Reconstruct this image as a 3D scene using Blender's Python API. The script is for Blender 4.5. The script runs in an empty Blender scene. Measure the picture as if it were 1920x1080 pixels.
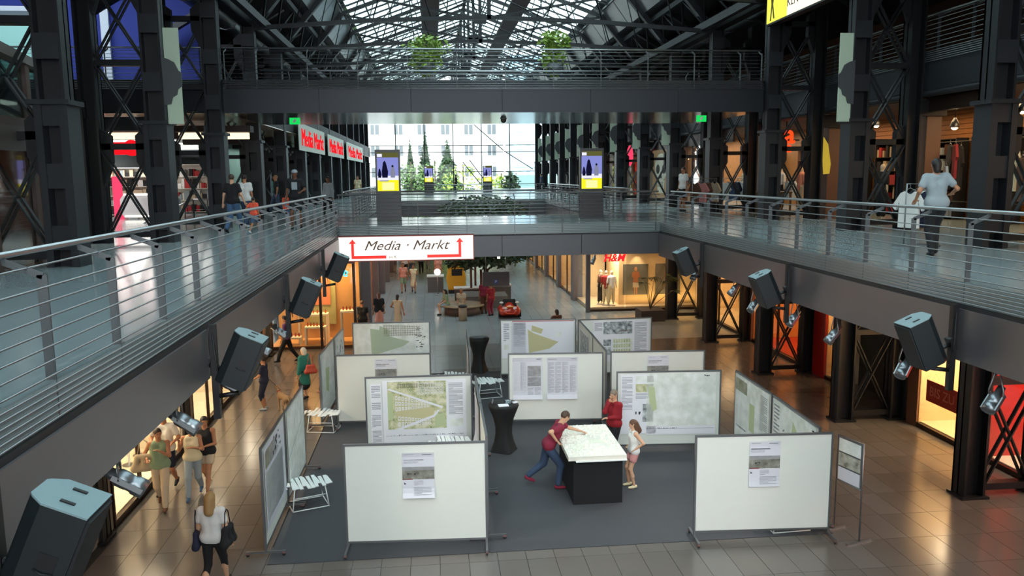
import bpy, math, random
import numpy as np
from mathutils import Vector, Matrix
random.seed(7)
S = bpy.context.scene
COL = S.collection
PI = math.pi
# ---------------------------------------------------------------- camera
EYE = Vector((0.0, 0.0, 6.6))
CAMR = Matrix(((0.99495292, 0.02369890, -0.09750405), (-0.09985308, 0.13795491, -0.98539221), (-0.00990155, 0.99015494, 0.13962505)))
cd = bpy.data.cameras.new('camera'); cam = bpy.data.objects.new('camera', cd); COL.objects.link(cam)
cam.matrix_world = Matrix.Translation(EYE) @ CAMR.to_4x4()
cd.sensor_width = 36.0; cd.lens = 28.125; cd.clip_end = 600
S.camera = cam
# ---------------------------------------------------------------- view, sky, sun
S.view_settings.view_transform = 'Standard'
S.view_settings.look = 'None'
S.view_settings.gamma = 1.0
S.view_settings.use_curve_mapping = False
S.view_settings.exposure = 0.0
S.cycles.use_denoising = True
S.cycles.max_bounces = 7; S.cycles.diffuse_bounces = 4; S.cycles.glossy_bounces = 4; S.cycles.transparent_max_bounces = 16
S.cycles.sample_clamp_indirect = 6.0
w = bpy.data.worlds.new('sky'); S.world = w; w.use_nodes = True
bg = w.node_tree.nodes['Background']; bg.inputs[0].default_value = (0.92, 0.975, 1.0, 1); bg.inputs[1].default_value = 6.2
def light(kind, loc, power, col=(1, 1, 1), size=1.0, sy=None, to=None, spot=60, blend=.6, name='lamp_or_fill'):
    d = bpy.data.lights.new(name, kind); d.energy = power; d.color = col
    if kind == 'AREA':
        d.size = size
        if sy: d.shape = 'RECTANGLE'; d.size_y = sy
    elif kind == 'SPOT':
        d.spot_size = math.radians(spot); d.spot_blend = blend; d.shadow_soft_size = size
    else: d.shadow_soft_size = size
    o = bpy.data.objects.new(name, d); COL.objects.link(o); o.location = loc
    if to is not None: o.rotation_euler = (Vector(to) - Vector(loc)).to_track_quat('-Z', 'Y').to_euler()
    return o
# added unseen spots behind the camera that brighten the exhibition boards
FRONT_FILLS = [((-2.5, 2.0, 9.3), (1.0, 16.5, .8)), ((3.5, 2.0, 9.3), (3.5, 17, .8)), ((8.0, 2.0, 9.3), (5.5, 17, .8))]
for a, b in FRONT_FILLS: light('SPOT', a, 1150, (1, .97, .92), .25, None, b, 48, .9, 'front_fill_light')
WARM = (1.0, .68, .36); WARMW = (1.0, .86, .66); COOL = (.86, .95, 1.0)
# ---------------------------------------------------------------- materials
def lin(c):
    if isinstance(c, str): c = tuple(int(c[i:i+2], 16)/255 for i in (0, 2, 4))
    return tuple((x/12.92 if x <= .04045 else ((x+.055)/1.055)**2.4) for x in c[:3])
_M = {}
def mat(name, col, rough=.55, metal=0., var=.0, scale=6., bump=0., em=0., coat=0.):
    if name in _M: return _M[name]
    m = bpy.data.materials.new(name); m.use_nodes = True; _M[name] = m
    nt = m.node_tree; b = nt.nodes['Principled BSDF']; c = lin(col)
    b.inputs['Base Color'].default_value = (*c, 1); b.inputs['Roughness'].default_value = rough; b.inputs['Metallic'].default_value = metal
    if coat: b.inputs['Coat Weight'].default_value = coat
    if em:
        b.inputs['Emission Color'].default_value = (*c, 1); b.inputs['Emission Strength'].default_value = em
    if var or bump:
        tc = nt.nodes.new('ShaderNodeTexCoord'); nz = nt.nodes.new('ShaderNodeTexNoise'); nz.inputs['Scale'].default_value = scale; nz.inputs['Detail'].default_value = 5
        nt.links.new(tc.outputs['Object'], nz.inputs['Vector'])
        if var:
            mx = nt.nodes.new('ShaderNodeMix'); mx.data_type = 'RGBA'
            mx.inputs[6].default_value = (*[max(0, x*(1-var)) for x in c], 1); mx.inputs[7].default_value = (*[min(1, x*(1+var)) for x in c], 1)
            nt.links.new(nz.outputs[0], mx.inputs[0]); nt.links.new(mx.outputs[2], b.inputs['Base Color'])
        if bump:
            bp = nt.nodes.new('ShaderNodeBump'); bp.inputs['Strength'].default_value = bump; bp.inputs['Distance'].default_value = .02
            nt.links.new(nz.outputs[0], bp.inputs['Height']); nt.links.new(bp.outputs[0], b.inputs['Normal'])
    return m
def emis(name, col, st=1.):
    if name in _M: return _M[name]
    m = bpy.data.materials.new(name); m.use_nodes = True; _M[name] = m; nt = m.node_tree; nt.nodes.clear()
    o = nt.nodes.new('ShaderNodeOutputMaterial'); e = nt.nodes.new('ShaderNodeEmission'); e.inputs[0].default_value = (*lin(col), 1); e.inputs[1].default_value = st
    nt.links.new(e.outputs[0], o.inputs[0]); return m
def glass(name, tint, gl=.12, rough=.03):
    if name in _M: return _M[name]
    m = bpy.data.materials.new(name); m.use_nodes = True; _M[name] = m; nt = m.node_tree; nt.nodes.clear()
    o = nt.nodes.new('ShaderNodeOutputMaterial'); t = nt.nodes.new('ShaderNodeBsdfTransparent'); t.inputs[0].default_value = (*tint, 1)
    g = nt.nodes.new('ShaderNodeBsdfGlossy'); g.inputs['Roughness'].default_value = rough
    f = nt.nodes.new('ShaderNodeFresnel'); f.inputs[0].default_value = 1.45
    mx = nt.nodes.new('ShaderNodeMixShader')
    ma = nt.nodes.new('ShaderNodeMath'); ma.operation = 'MULTIPLY_ADD'; ma.inputs[1].default_value = .45; ma.inputs[2].default_value = gl*.3
    nt.links.new(f.outputs[0], ma.inputs[0]); nt.links.new(ma.outputs[0], mx.inputs[0])
    nt.links.new(t.outputs[0], mx.inputs[1]); nt.links.new(g.outputs[0], mx.inputs[2]); nt.links.new(mx.outputs[0], o.inputs[0]); return m
def bandmat(name, c1, c2, scale=(1, 1, 1), rough=.4, kind='brick', bw=.5, rh=1.0, mortar=.006, off=0., bump=0.):
    if name in _M: return _M[name]
    m = bpy.data.materials.new(name); m.use_nodes = True; _M[name] = m; nt = m.node_tree; b = nt.nodes['Principled BSDF']
    tc = nt.nodes.new('ShaderNodeTexCoord'); mp = nt.nodes.new('ShaderNodeMapping'); mp.inputs['Scale'].default_value = scale
    nt.links.new(tc.outputs['Object'], mp.inputs[0]); br = nt.nodes.new('ShaderNodeTexBrick')
    br.inputs['Scale'].default_value = 1; br.inputs['Brick Width'].default_value = bw; br.inputs['Row Height'].default_value = rh; br.inputs['Mortar Size'].default_value = mortar
    br.offset = off; a = lin(c1); br.inputs['Color1'].default_value = (*a, 1); br.inputs['Color2'].default_value = (*[x*.9 for x in a], 1); br.inputs['Mortar'].default_value = (*lin(c2), 1)
    nt.links.new(mp.outputs[0], br.inputs[0]); nt.links.new(br.outputs[0], b.inputs['Base Color']); b.inputs['Roughness'].default_value = rough
    return m
def mapmat(name, cols, scale=9., vor=22., mixv=.5):
    """printed plan: noise-toned paper colours crossed with building blocks"""
    m = bpy.data.materials.new(name); m.use_nodes = True; _M[name] = m; nt = m.node_tree; b = nt.nodes['Principled BSDF']; b.inputs['Roughness'].default_value = .6
    tc = nt.nodes.new('ShaderNodeTexCoord'); nz = nt.nodes.new('ShaderNodeTexNoise'); nz.inputs['Scale'].default_value = scale; nz.inputs['Detail'].default_value = 6
    nt.links.new(tc.outputs['Object'], nz.inputs[0]); cr = nt.nodes.new('ShaderNodeValToRGB'); e = cr.color_ramp.elements
    n = len(cols); e[0].position = .34; e[0].color = (*lin(cols[0]), 1); e[1].position = .66; e[1].color = (*lin(cols[-1]), 1)
    for i in range(1, n-1):
        q = e.new(.34+.32*i/(n-1)); q.color = (*lin(cols[i]), 1)
    nt.links.new(nz.outputs[0], cr.inputs[0])
    vo = nt.nodes.new('ShaderNodeTexVoronoi'); vo.feature = 'DISTANCE_TO_EDGE'; vo.inputs['Scale'].default_value = vor; nt.links.new(tc.outputs['Object'], vo.inputs[0])
    mr = nt.nodes.new('ShaderNodeMapRange'); mr.inputs[1].default_value = .03; mr.inputs[2].default_value = .10; mr.inputs[3].default_value = mixv; mr.inputs[4].default_value = 0
    nt.links.new(vo.outputs[0], mr.inputs[0]); mx = nt.nodes.new('ShaderNodeMix'); mx.data_type = 'RGBA'
    nt.links.new(mr.outputs[0], mx.inputs[0]); nt.links.new(cr.outputs[0], mx.inputs[6]); mx.inputs[7].default_value = (*lin(cols[-1]), 1)
    nt.links.new(mx.outputs[2], b.inputs['Base Color']); return m
STEEL = mat('dark steel paint', '17181b', .5, .2, .15, 3.)
STEELB = mat('lighter steel face', '212327', .48, .2, .12, 3.)
FASC = mat('satin grey fascia', '6c686b', .36, .55, .05, 2.)
SLABE = mat('slab edge dark', '1c1d20', .6)
ALU = mat('aluminium', '8e9092', .35, .8)
RAILM = mat('brushed rail steel', 'a3a7aa', .3, .85)
RODM = mat('rail rod steel', '8d9194', .35, .8)
POSTM = mat('rail post grey', '5a5d60', .4, .5)
WHITEB = mat('white board', 'd9dad3', .6, 0, .02, 4.)
PAPER = mat('white paper', 'e6e4ea', .65)
BLACK = mat('black', '0b0b0d', .5)
GALF = mat('gallery floor', '8a979a', .17, 0, .06, 1.2)
# ---------------------------------------------------------------- unproject helpers (photo survey -> world)
def ray(px, py): return CAMR @ Vector(((px-960)/1500, -(py-540)/1500, -1))
def atz(px, py, z): d = ray(px, py); return EYE + d*((z-EYE.z)/d.z)
def aty(px, py, y): d = ray(px, py); return EYE + d*(y/d.y)
def atx(px, py, x): d = ray(px, py); return EYE + d*(x/d.x)
# ---------------------------------------------------------------- mesh builder
class MB:
    def __init__(s): s.v = []; s.f = []; s.m = []; s.sm = []
    def add(s, vs, fs, mi=0, sm=False):
        o = len(s.v); s.v.extend([tuple(q) for q in vs]); s.f.extend([tuple(i+o for i in f) for f in fs]); s.m.extend([mi]*len(fs)); s.sm.extend([sm]*len(fs)); return s
    def box(s, c, d, mi=0, R=None):
        hx, hy, hz = d[0]/2, d[1]/2, d[2]/2; c = Vector(c)
        P = [Vector((x, y, z)) for x in (-hx, hx) for y in (-hy, hy) for z in (-hz, hz)]
        if R is not None: P = [R @ p for p in P]
        return s.add([c+p for p in P], [(0, 1, 3, 2), (4, 6, 7, 5), (0, 4, 5, 1), (2, 3, 7, 6), (0, 2, 6, 4), (1, 5, 7, 3)], mi)
    def bb(s, x0, y0, z0, x1, y1, z1, mi=0): return s.box(((x0+x1)/2, (y0+y1)/2, (z0+z1)/2), (abs(x1-x0), abs(y1-y0), abs(z1-z0)), mi)
    def beam(s, p, q, w_, h_, mi=0, up=(0, 0, 1)):
        p = Vector(p); q = Vector(q); d = (q-p); L = d.length
        if L < 1e-6: return s
        d.normalize(); u = Vector(up)
        if abs(d.dot(u)) > .99: u = Vector((0, 1, 0))
        x = d.cross(u).normalized(); z = x.cross(d)
        R = Matrix((x, d, z)).transposed()
        return s.box((p+q)/2, (w_, L, h_), mi, R)
    def tube(s, pts, r, n=8, mi=0, caps=True):
        pts = [Vector(p) for p in pts]; rs = r if isinstance(r, (list, tuple)) else [r]*len(pts)
        vs = []; fs = []; up = Vector((0, 0, 1))
        for i, p in enumerate(pts):
            d = (pts[min(i+1, len(pts)-1)] - pts[max(i-1, 0)]).normalized()
            u = up if abs(d.dot(up)) < .95 else Vector((0, 1, 0))
            a = d.cross(u).normalized(); b = a.cross(d)
            for k in range(n): t = 2*PI*k/n; vs.append(p+(a*math.cos(t)+b*math.sin(t))*rs[i])
        for i in range(len(pts)-1):
            for k in range(n): fs.append((i*n+k, i*n+(k+1) % n, (i+1)*n+(k+1) % n, (i+1)*n+k))
        s.add(vs, fs, mi, True)
        if caps:
            o = len(s.v)-len(vs)
            s.f.append(tuple(o+k for k in range(n))[::-1]); s.f.append(tuple(o+(len(pts)-1)*n+k for k in range(n))); s.m += [mi]*2; s.sm += [False]*2
        return s
    def lathe(s, prof, c=(0, 0, 0), n=20, mi=0, R=None, sm=True):
        c = Vector(c); vs = []; fs = []
        for r, z in prof:
            for k in range(n):
                p = Vector((r*math.cos(2*PI*k/n), r*math.sin(2*PI*k/n), z))
                vs.append(c+(R @ p if R is not None else p))
        for i in range(len(prof)-1):
            for k in range(n): fs.append((i*n+k, i*n+(k+1) % n, (i+1)*n+(k+1) % n, (i+1)*n+k))
        s.add(vs, fs, mi, sm); o = len(s.v)-len(vs)
        s.f.append(tuple(o+k for k in range(n))[::-1]); s.f.append(tuple(o+(len(prof)-1)*n+k for k in range(n))); s.m += [mi]*2; s.sm += [False]*2
        return s
    def ell(s, c, r, n=10, m_=7, mi=0, R=None):
        c = Vector(c); vs = []; fs = []
        for i in range(m_+1):
            ph = PI*i/m_
            for k in range(n):
                p = Vector((r[0]*math.sin(ph)*math.cos(2*PI*k/n), r[1]*math.sin(ph)*math.sin(2*PI*k/n), r[2]*math.cos(ph)))
                vs.append(c+(R @ p if R is not None else p))
        for i in range(m_):
            for k in range(n): fs.append((i*n+k, (i+1)*n+k, (i+1)*n+(k+1) % n, i*n+(k+1) % n))
        return s.add(vs, fs, mi, True)
    def prism(s, poly, d0, d1, axis='y', mi=0):
        """poly: 2D outline; extruded along axis from d0 to d1"""
        f = {'y': lambda a, b, t: (a, t, b), 'x': lambda a, b, t: (t, a, b), 'z': lambda a, b, t: (a, b, t)}[axis]; n = len(poly)
        vs = [f(a, b, d0) for a, b in poly]+[f(a, b, d1) for a, b in poly]
        fs = [tuple(range(n))[::-1], tuple(range(n, 2*n))]+[(i, (i+1) % n, n+(i+1) % n, n+i) for i in range(n)]
        return s.add(vs, fs, mi)
    def quad(s, a, b, c, d, mi=0): return s.add([a, b, c, d], [(0, 1, 2, 3)], mi)
    def build(s, name, mats, parent=None, loc=None, rotz=0., kind=None, label=None):
        me = bpy.data.meshes.new(name); off = Vector(loc) if loc is not None else None
        vs = s.v if off is None else [tuple(Vector(v)-off) for v in s.v]
        me.from_pydata(vs, [], s.f)
        if not isinstance(mats, (list, tuple)): mats = [mats]
        for m in mats: me.materials.append(m)
        me.polygons.foreach_set('material_index', s.m); me.polygons.foreach_set('use_smooth', s.sm)
        o = bpy.data.objects.new(name, me); COL.objects.link(o)
        if parent is not None: o.parent = parent
        if off is not None: o.location = off
        if rotz: o.rotation_euler = (0, 0, rotz)
        if kind: o['kind'] = kind
        if label: o['label'] = label
        return o
def tag(o, label, cat, group=None, kind=None):
    o['label'] = label; o['category'] = cat
    if group: o['group'] = group
    if kind: o['kind'] = kind
    return o
def thing(name, label, cat, loc=(0, 0, 0), rotz=0., group=None):
    o = bpy.data.objects.new(name, None); COL.objects.link(o); o.location = loc; o.rotation_euler = (0, 0, rotz); o.empty_display_size = .1
    return tag(o, label, cat, group)
def struct(name, mb, mats, label=None):
    o = mb.build(name, mats); o['kind'] = 'structure'
    if label: o['label'] = label
    return o
def inst(name, me, loc, parent=None, rot=None):
    o = bpy.data.objects.new(name, me); COL.objects.link(o); o.location = loc
    if rot is not None: o.rotation_euler = rot
    if parent is not None: o.parent = parent
    return o
def text(body, size, loc, rot, m, name='lettering', parent=None, ext=.004, shear=0., align='CENTER', sx=1., off=0.):
    c = bpy.data.curves.new(name, 'FONT'); c.body = body; c.size = size; c.extrude = ext; c.shear = shear; c.align_x = align; c.align_y = 'CENTER'; c.offset = off
    c.resolution_u = 3; c.materials.append(m)
    o = bpy.data.objects.new(name, c); COL.objects.link(o); o.location = loc; o.rotation_euler = rot; o.scale = (sx, 1, 1)
    if parent is not None: o.parent = parent
    return o
ORD = ['first', 'second', 'third', 'fourth', 'fifth', 'sixth', 'seventh', 'eighth', 'ninth', 'tenth', 'eleventh', 'twelfth', 'thirteenth', 'fourteenth', 'fifteenth', 'sixteenth']
# ---------------------------------------------------------------- implicit bodies
def rc(a, b, ra, rb): return ('c', np.array(a, float), np.array(b, float), ra, rb)
def el(c, r, R=None): return ('e', np.array(c, float), np.array(r, float), None if R is None else np.array(R, float))
def sdf_mesh(prims, h, k=.03, cut=None):
    lo = np.full(3, 1e9); hi = -lo
    bb = []
    for p in prims:
        if p[0] == 'c': a = np.minimum(p[1]-p[3], p[2]-p[4]); b = np.maximum(p[1]+p[3], p[2]+p[4])
        else: rr = p[2] if p[3] is None else np.full(3, p[2].max()); a = p[1]-rr; b = p[1]+rr
        bb.append((a, b)); lo = np.minimum(lo, a); hi = np.maximum(hi, b)
    lo -= 2*h; hi += 2*h; n = np.ceil((hi-lo)/h).astype(int)+1
    D = np.full(n, 9., np.float32)
    ax = [lo[i]+h*np.arange(n[i]) for i in range(3)]
    for p, (a, b) in zip(prims, bb):
        i0 = np.maximum(0, ((a-lo)/h-3-k/h).astype(int)); i1 = np.minimum(n, ((b-lo)/h+4+k/h).astype(int))
        sl = tuple(slice(i0[i], i1[i]) for i in range(3))
        X = ax[0][sl[0]][:, None, None]; Y = ax[1][sl[1]][None, :, None]; Z = ax[2][sl[2]][None, None, :]
        if p[0] == 'c':
            A, B = p[1], p[2]; d = B-A; L = max(1e-9, float(d@d))
            t = np.clip(((X-A[0])*d[0]+(Y-A[1])*d[1]+(Z-A[2])*d[2])/L, 0, 1)
            q = np.sqrt((X-A[0]-t*d[0])**2+(Y-A[1]-t*d[1])**2+(Z-A[2]-t*d[2])**2)-(p[3]+t*(p[4]-p[3]))
        else:
            x, y, z = X-p[1][0], Y-p[1][1], Z-p[1][2]
            if p[3] is not None:
                R = p[3]; x, y, z = R[0, 0]*x+R[1, 0]*y+R[2, 0]*z, R[0, 1]*x+R[1, 1]*y+R[2, 1]*z, R[0, 2]*x+R[1, 2]*y+R[2, 2]*z
            r = p[2]; k0 = np.sqrt((x/r[0])**2+(y/r[1])**2+(z/r[2])**2); k1 = np.sqrt((x/r[0]**2)**2+(y/r[1]**2)**2+(z/r[2]**2)**2)+1e-9
            q = k0*(k0-1)/k1
        o = D[sl]; hh = np.clip(.5+.5*(o-q)/k, 0, 1) if k > 0 else (o > q)*1.
        D[sl] = o*(1-hh)+q*hh-k*hh*(1-hh)
    if cut is not None:
        X, Y, Z = np.meshgrid(*ax, indexing='ij'); D = np.maximum(D, cut(X, Y, Z))
    I = D < 0; c = [(slice(None, -1) if a == 0 else slice(1, None)) for a in (0, 1)]
    cnt = sum(I[c[i], c[j], c[l]].astype(np.int8) for i in (0, 1) for j in (0, 1) for l in (0, 1)); msk = (cnt > 0) & (cnt < 8)
    idx = np.argwhere(msk)
    if len(idx) == 0: return [], []
    ids = np.full(msk.shape, -1, int); ids[msk] = np.arange(len(idx))
    P = np.zeros((len(idx), 3)); W = np.zeros(len(idx)); cor = [np.array((i, j, l)) for i in (0, 1) for j in (0, 1) for l in (0, 1)]
    for a in cor:
        for e in range(3):
            if a[e]: continue
            b = a.copy(); b[e] = 1
            va = D[tuple((idx+a).T)]; vb = D[tuple((idx+b).T)]; cr = (va < 0) != (vb < 0)
            t = np.where(cr, va/np.where(cr, va-vb, 1), 0)
            P += np.where(cr[:, None], a+(b-a)*t[:, None], 0); W += cr
    P = (idx+P/W[:, None])*h+lo
    F = []
    for e in range(3):
        u, v = (e+1) % 3, (e+2) % 3
        A = np.take(I, range(0, n[e]-1), e); B = np.take(I, range(1, n[e]), e); q = np.argwhere(A != B)
        q = q[(q[:, u] > 0) & (q[:, v] > 0) & (q[:, u] < n[u]-1) & (q[:, v] < n[v]-1)]
        if not len(q): continue
        s_ = A[tuple(q.T)]; qq = []
        for du, dv in ((1, 1), (0, 1), (0, 0), (1, 0)):
            z = q.copy(); z[:, u] -= du; z[:, v] -= dv; qq.append(ids[tuple(z.T)])
        Q = np.stack(qq, 1); Q[~s_] = Q[~s_][:, ::-1]; F.append(Q)
    F = np.concatenate(F); F = F[(F >= 0).all(1)]
    return P.tolist(), F.tolist()
# ================================================================ STRUCTURE
XL, XR, ZF, ZC = -2.865, 7.175, 5.1, 4.12      # opening edges, gallery floor, ground soffit
B0, B = 14.67, 5.155                          # first column row in view, bay
XC = 2.24                                     # hall axis
YE = 84.0                                     # glazed end wall
CY = [B0+B*i for i in range(-3, 14)]          # column rows
def sinB(i): return B0+B*i
# ---- ground floor
TILE = mat('floor tile warm grey', '635c57', .19, 0, .10, .8)
TILE2 = mat('floor tile grey', '68625e', .19, 0, .08, .8)
GROUT = mat('tile joint', '2a2826', .8)
FARF = bandmat('far tiled floor', '868f92', '6e7577', (1, 1, 1), .2, 'brick', .5, 1.0, .006)  # blue-grey of the reflected sky is painted into this floor colour
m = MB().bb(-9, -14, -.2, 20, 31, -.015, 0); struct('floor', m, [GROUT])
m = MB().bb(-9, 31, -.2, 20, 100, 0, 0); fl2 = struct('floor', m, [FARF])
fl = bpy.data.objects['floor']
tm = []
for q in range(2):
    t_ = MB().bb(-.246, -.496, -.015, .246, .496, 0)
    me = bpy.data.meshes.new('floor_tile'); me.from_pydata(t_.v, [], t_.f); me.materials.append((TILE, TILE2)[q]); tm.append(me)
cand = []; rest = MB(); rr = random.Random(3)
for i in range(-12, 27):
    for j in range(-2, 31):
        x, y = i*.5+.25, j+.5
        if -2.98 < x < 7.2 and 13.3 < y-.5 and y+.5 < 26.5: continue
        vis = y > 12 and x > -6 and x < 12.4
        d = math.hypot(x-0, y)
        cand.append((0 if vis else 1, d, x, y))
cand.sort()
for n_, (v, d, x, y) in enumerate(cand):
    if n_ < 290: inst('floor_tile', tm[rr.random() < .3], (x, y, rr.uniform(-.0008, .0008)), fl)
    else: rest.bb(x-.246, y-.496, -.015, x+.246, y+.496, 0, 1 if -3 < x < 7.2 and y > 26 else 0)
rest.build('floor_tiles', [TILE, mat('floor tile sky tint', '757a7a', .2, 0, .06, .8)], fl, kind='stuff')  # centre tiles: cool daylight tint put into the colour
CARP = mat('grey carpet', '3d3d41', .92, 0, .12, 60., .25)
tag(MB().bb(-2.97, 13.32, 0, 7.22, 26.45, .012).build('exhibition_carpet', CARP), 'dark grey carpet laid under the exhibition boards', 'carpet')
# ---- galleries
def slab(name, x0, y0, x1, y1, z0, z1):
    m = MB().bb(x0, y0, z0, x1, y1, z1-.02, 0); m.bb(x0, y0, z1-.02, x1, y1, z1, 1); return struct(name, m, [SLABE, GALF])
SOFF = mat('ground soffit', '3a3634', .5)
O2a, O2b = 29.7, 50.5                        # second opening
struct('floor', MB().bb(-10.3, -14, ZC, XL, 100, 4.78, 0).bb(-22, -14, 4.78, XL, 100, ZF, 1), [SOFF, GALF], 'first floor gallery deck, left side')
struct('floor', MB().bb(XR, -14, ZC, 12.4, 100, 4.78, 0).bb(XR, -14, 4.78, 24, 100, ZF, 1), [SOFF, GALF], 'first floor gallery deck, right side')
struct('floor', MB().bb(XL, 24.75, ZC, XR, O2a, 4.78, 0).bb(XL, 24.75, 4.78, XR, O2a, ZF, 1), [SOFF, GALF], 'first floor bridge deck')
struct('floor', MB().bb(XL, O2b, ZC, XR, 84, 4.78, 0).bb(XL, O2b, 4.78, XR, 84, ZF, 1), [SOFF, GALF], 'first floor deck at the far end')
struct('floor', MB().bb(XL, -14, 4.3, XR, -.4, ZF, 0), [GALF], 'deck the camera stands on')
# fascia cladding: one panel per bay, dark joint between
def fascia(x, sx, y0s, zb):
    root = MB().bb(min(x, x+sx*.03), y0s[0], ZC, max(x, x+sx*.03), y0s[-1], 4.8, 0)
    r = struct('trim', root, [SLABE])
    for a, b in zip(y0s[:-1], y0s[1:]):
        MB().bb(x+sx*.03, a+.045, zb, x+sx*.055, b-.045, 4.74).build('fascia_panel', FASC, r)
    return r
JT = [10.15+B*i for i in range(-4, 3)]
fascia(XL, 1, JT+[24.7], ZC)
fascia(XR, -1, JT+[24.7], 4.03)
fascia(XL, 1, [29.75, 35, 40.1, 45.3, 50.4], ZC); fascia(XR, -1, [29.75, 35, 40.1, 45.3, 50.4], ZC)
FASC2 = mat('bridge fascia', '45464a', .4, .5, .04, 2.)
def fasciay(y, sy, x0s, z0, z1, mt):
    r = struct('trim', MB().bb(x0s[0], min(y, y+sy*.03), z0, x0s[-1], max(y, y+sy*.03), z1+.05, 0), [SLABE])
    for a, b in zip(x0s[:-1], x0s[1:]): MB().bb(a+.01, y+sy*.03, z0-.02, b-.01, y+sy*.05, z1).build('fascia_panel', mt, r)
fasciay(24.75, -1, [XL, -.35, 2.15, 4.65, XR], ZC, 4.74, FASC2)
fasciay(O2b, -1, [XL, 2.15, XR], ZC, 4.74, FASC2)
# added lamps, hidden above the walkways, that warm the ground floor aisles
DL = emis('downlight glow', 'ffd9a0', 9.)
for k in range(9):
    for x in (-4.4, 9.4):
        y = 8.2+B*k*.62
        if x < 0 and y > 30: continue
        t_ = thing('fill_downlight', 'added unseen round downlight in the %s walkway soffit, %s from the camera' % ('left' if x < 0 else 'right', ORD[k]), 'light', (x, y, ZC-.005), 0, 'added soffit downlights'); MB().lathe([(.07, 0), (.1, 0), (.1, -.015), (.07, -.015)], (0, 0, 0), 18).build('ring', ALU, t_); MB().lathe([(.001, -.002), (.07, -.002), (.001, -.003)], (0, 0, 0), 16).build('lens', DL, t_)
        light('SPOT', (x, y, ZC-.04), 70, (1, .52, .30), .08, None, (x, y, 0), 110, .8)
# ---- upper level
Z2, ZS = 9.5, 8.54
SOF2 = mat('polished bridge soffit', '8b8a86', .14, .85, .05, 1.2, .04)
UXL, UXR = -6.1, 10.58
UB = struct('floor', MB().bb(UXL, 25.15, ZS+.03, UXR, 30.9, Z2, 1).bb(UXL, 25.13, ZS, UXR, 30.9, ZS+.03, 0), [SOF2, SLABE], 'upper bridge deck')
FASC3 = mat('upper bridge fascia', '292b31', .4, .5, .04, 2.)
fasciay(25.15, -1, [UXL, -3.3, -.55, 2.24, 5.0, 7.8, UXR], ZS, 9.27, FASC3)
struct('floor', MB().bb(-21.9, 25.15, ZS+.03, -6.12, 84, Z2, 1).bb(-21.9, 25.15, ZS, -6.12, 84, ZS+.03, 0), [mat('warm gallery soffit', '9a7f66', .25, .5), SLABE], 'upper gallery deck, left side')
struct('floor', MB().bb(12.6, -14, ZS, 24, 84, Z2+.1, 0), [mat('gallery slab front', '303338', .5, .2)], 'upper gallery deck, right side')
MB().tube([(12.55, -14, ZS), (12.55, 84, ZS)], .09, 8).build('edge_tube', STEELB, bpy.data.objects['floor.006'] if 'floor.006' in bpy.data.objects else None)
BLUE = mat('blue render wall', '1c2f86', .7, 0, .05, 1.)
struct('wall_left', MB().bb(-21.9, 31.0, Z2, -8.3, 31.3, 14.6, 0), [BLUE], 'blue wall of the upper floor facing the camera')
fasciay(25.15, -1, [-21.9, -17, -12, UXL-.02], ZS, 9.27, FASC3)
DK = mat('dark wall', '1e1d1f', .8)
WOODW = mat('wood plank wall', '9a6a38', .6, 0, .25, 4.)
struct('wall_left', MB().bb(-22.2, -14, 4.8, -22, 84, 16, 0), [DK])
struct('wall_right', MB().bb(22, -14, 0, 22.2, 84, 16, 0), [DK])
struct('wall_right', MB().bb(17.8, -14, Z2, 18, 84, 14, 0), [mat('upper shop wall', '5c3f26', .7)])
struct('ceiling', MB().bb(13.0, -14, 12.4, 22, 84, 12.6, 0), [DK])
struct('wall_left', MB().bb(-9, -14, 0, -8.8, 31, ZC, 0), [DK])
struct('wall_right', MB().bb(18.0, -14, 0, 18.2, 100, ZC, 0), [DK])
struct('wall_back', MB().bb(-22, -14.2, -.2, -8, -14, 18, 0).bb(12, -14.2, -.2, 22, -14, 18, 0).bb(-8, -14.2, -.2, 12, -14, .5, 0).bb(-8, -14.2, 4, 12, -14, 5.1, 0), [DK])
# ---- roof
def roofpt(u, z): return (XC+u, z)
RG = glass('roof glazing', (.54, .69, .71), .06)
RW, RZE, RZR = 6.3, 14.6, 16.9
DARKR = mat('roof underside', '232427', .6, .1, .2, .7)
for s_, nm in ((-1, 'left'), (1, 'right')):
    struct('ceiling', MB().prism([(XC+s_*RW*1.13, RZE-1.1), (XC+s_*12.7, 13.4), (XC+s_*24.2, 13.4), (XC+s_*24.2, 14.9), (XC+s_*RW, RZE+.5), (XC+s_*RW*1.13, RZE+.3)][::s_], -14, 84, 'y', 0), [DARKR], 'dark solid side roof, '+nm)
    UPS = mat('upstand lining', '77797b', .3, .6, .15, .8)
    ups = struct('trim', MB().prism([(XC+s_*RW, RZE), (XC+s_*RW*1.13, RZE-1.1), (XC+s_*(RW*1.13+.05), RZE-1.05), (XC+s_*(RW+.05), RZE+.05)][::s_], -14, 84, 'y', 0), [SLABE], 'upstand below the roof glazing, '+nm)
    for i in range(-3, 14):
        for hf in (0, .5):
            y0 = B0+B*(i+hf)+.05; n_ = Vector((s_*1.1, 0, .82)).normalized()*-.015
            a = Vector((XC+s_*RW, 0, RZE))+n_; b = Vector((XC+s_*RW*1.13, 0, RZE-1.1))+n_; y1 = y0+B*.5-.1
            MB().quad((a.x, y0, a.z), (a.x, y1, a.z), (b.x, y1, b.z), (b.x, y0, b.z)).build('lining_panel', UPS, ups)
win = struct('window_1', MB().bb(XC-.09, -14, RZR-.12, XC+.09, 84, RZR+.06, 0), [STEEL], 'glazed pitched roof over the hall')
rp = MB(); bars = MB()
ny = 76; dy = 98/ny; nu = 6
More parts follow.
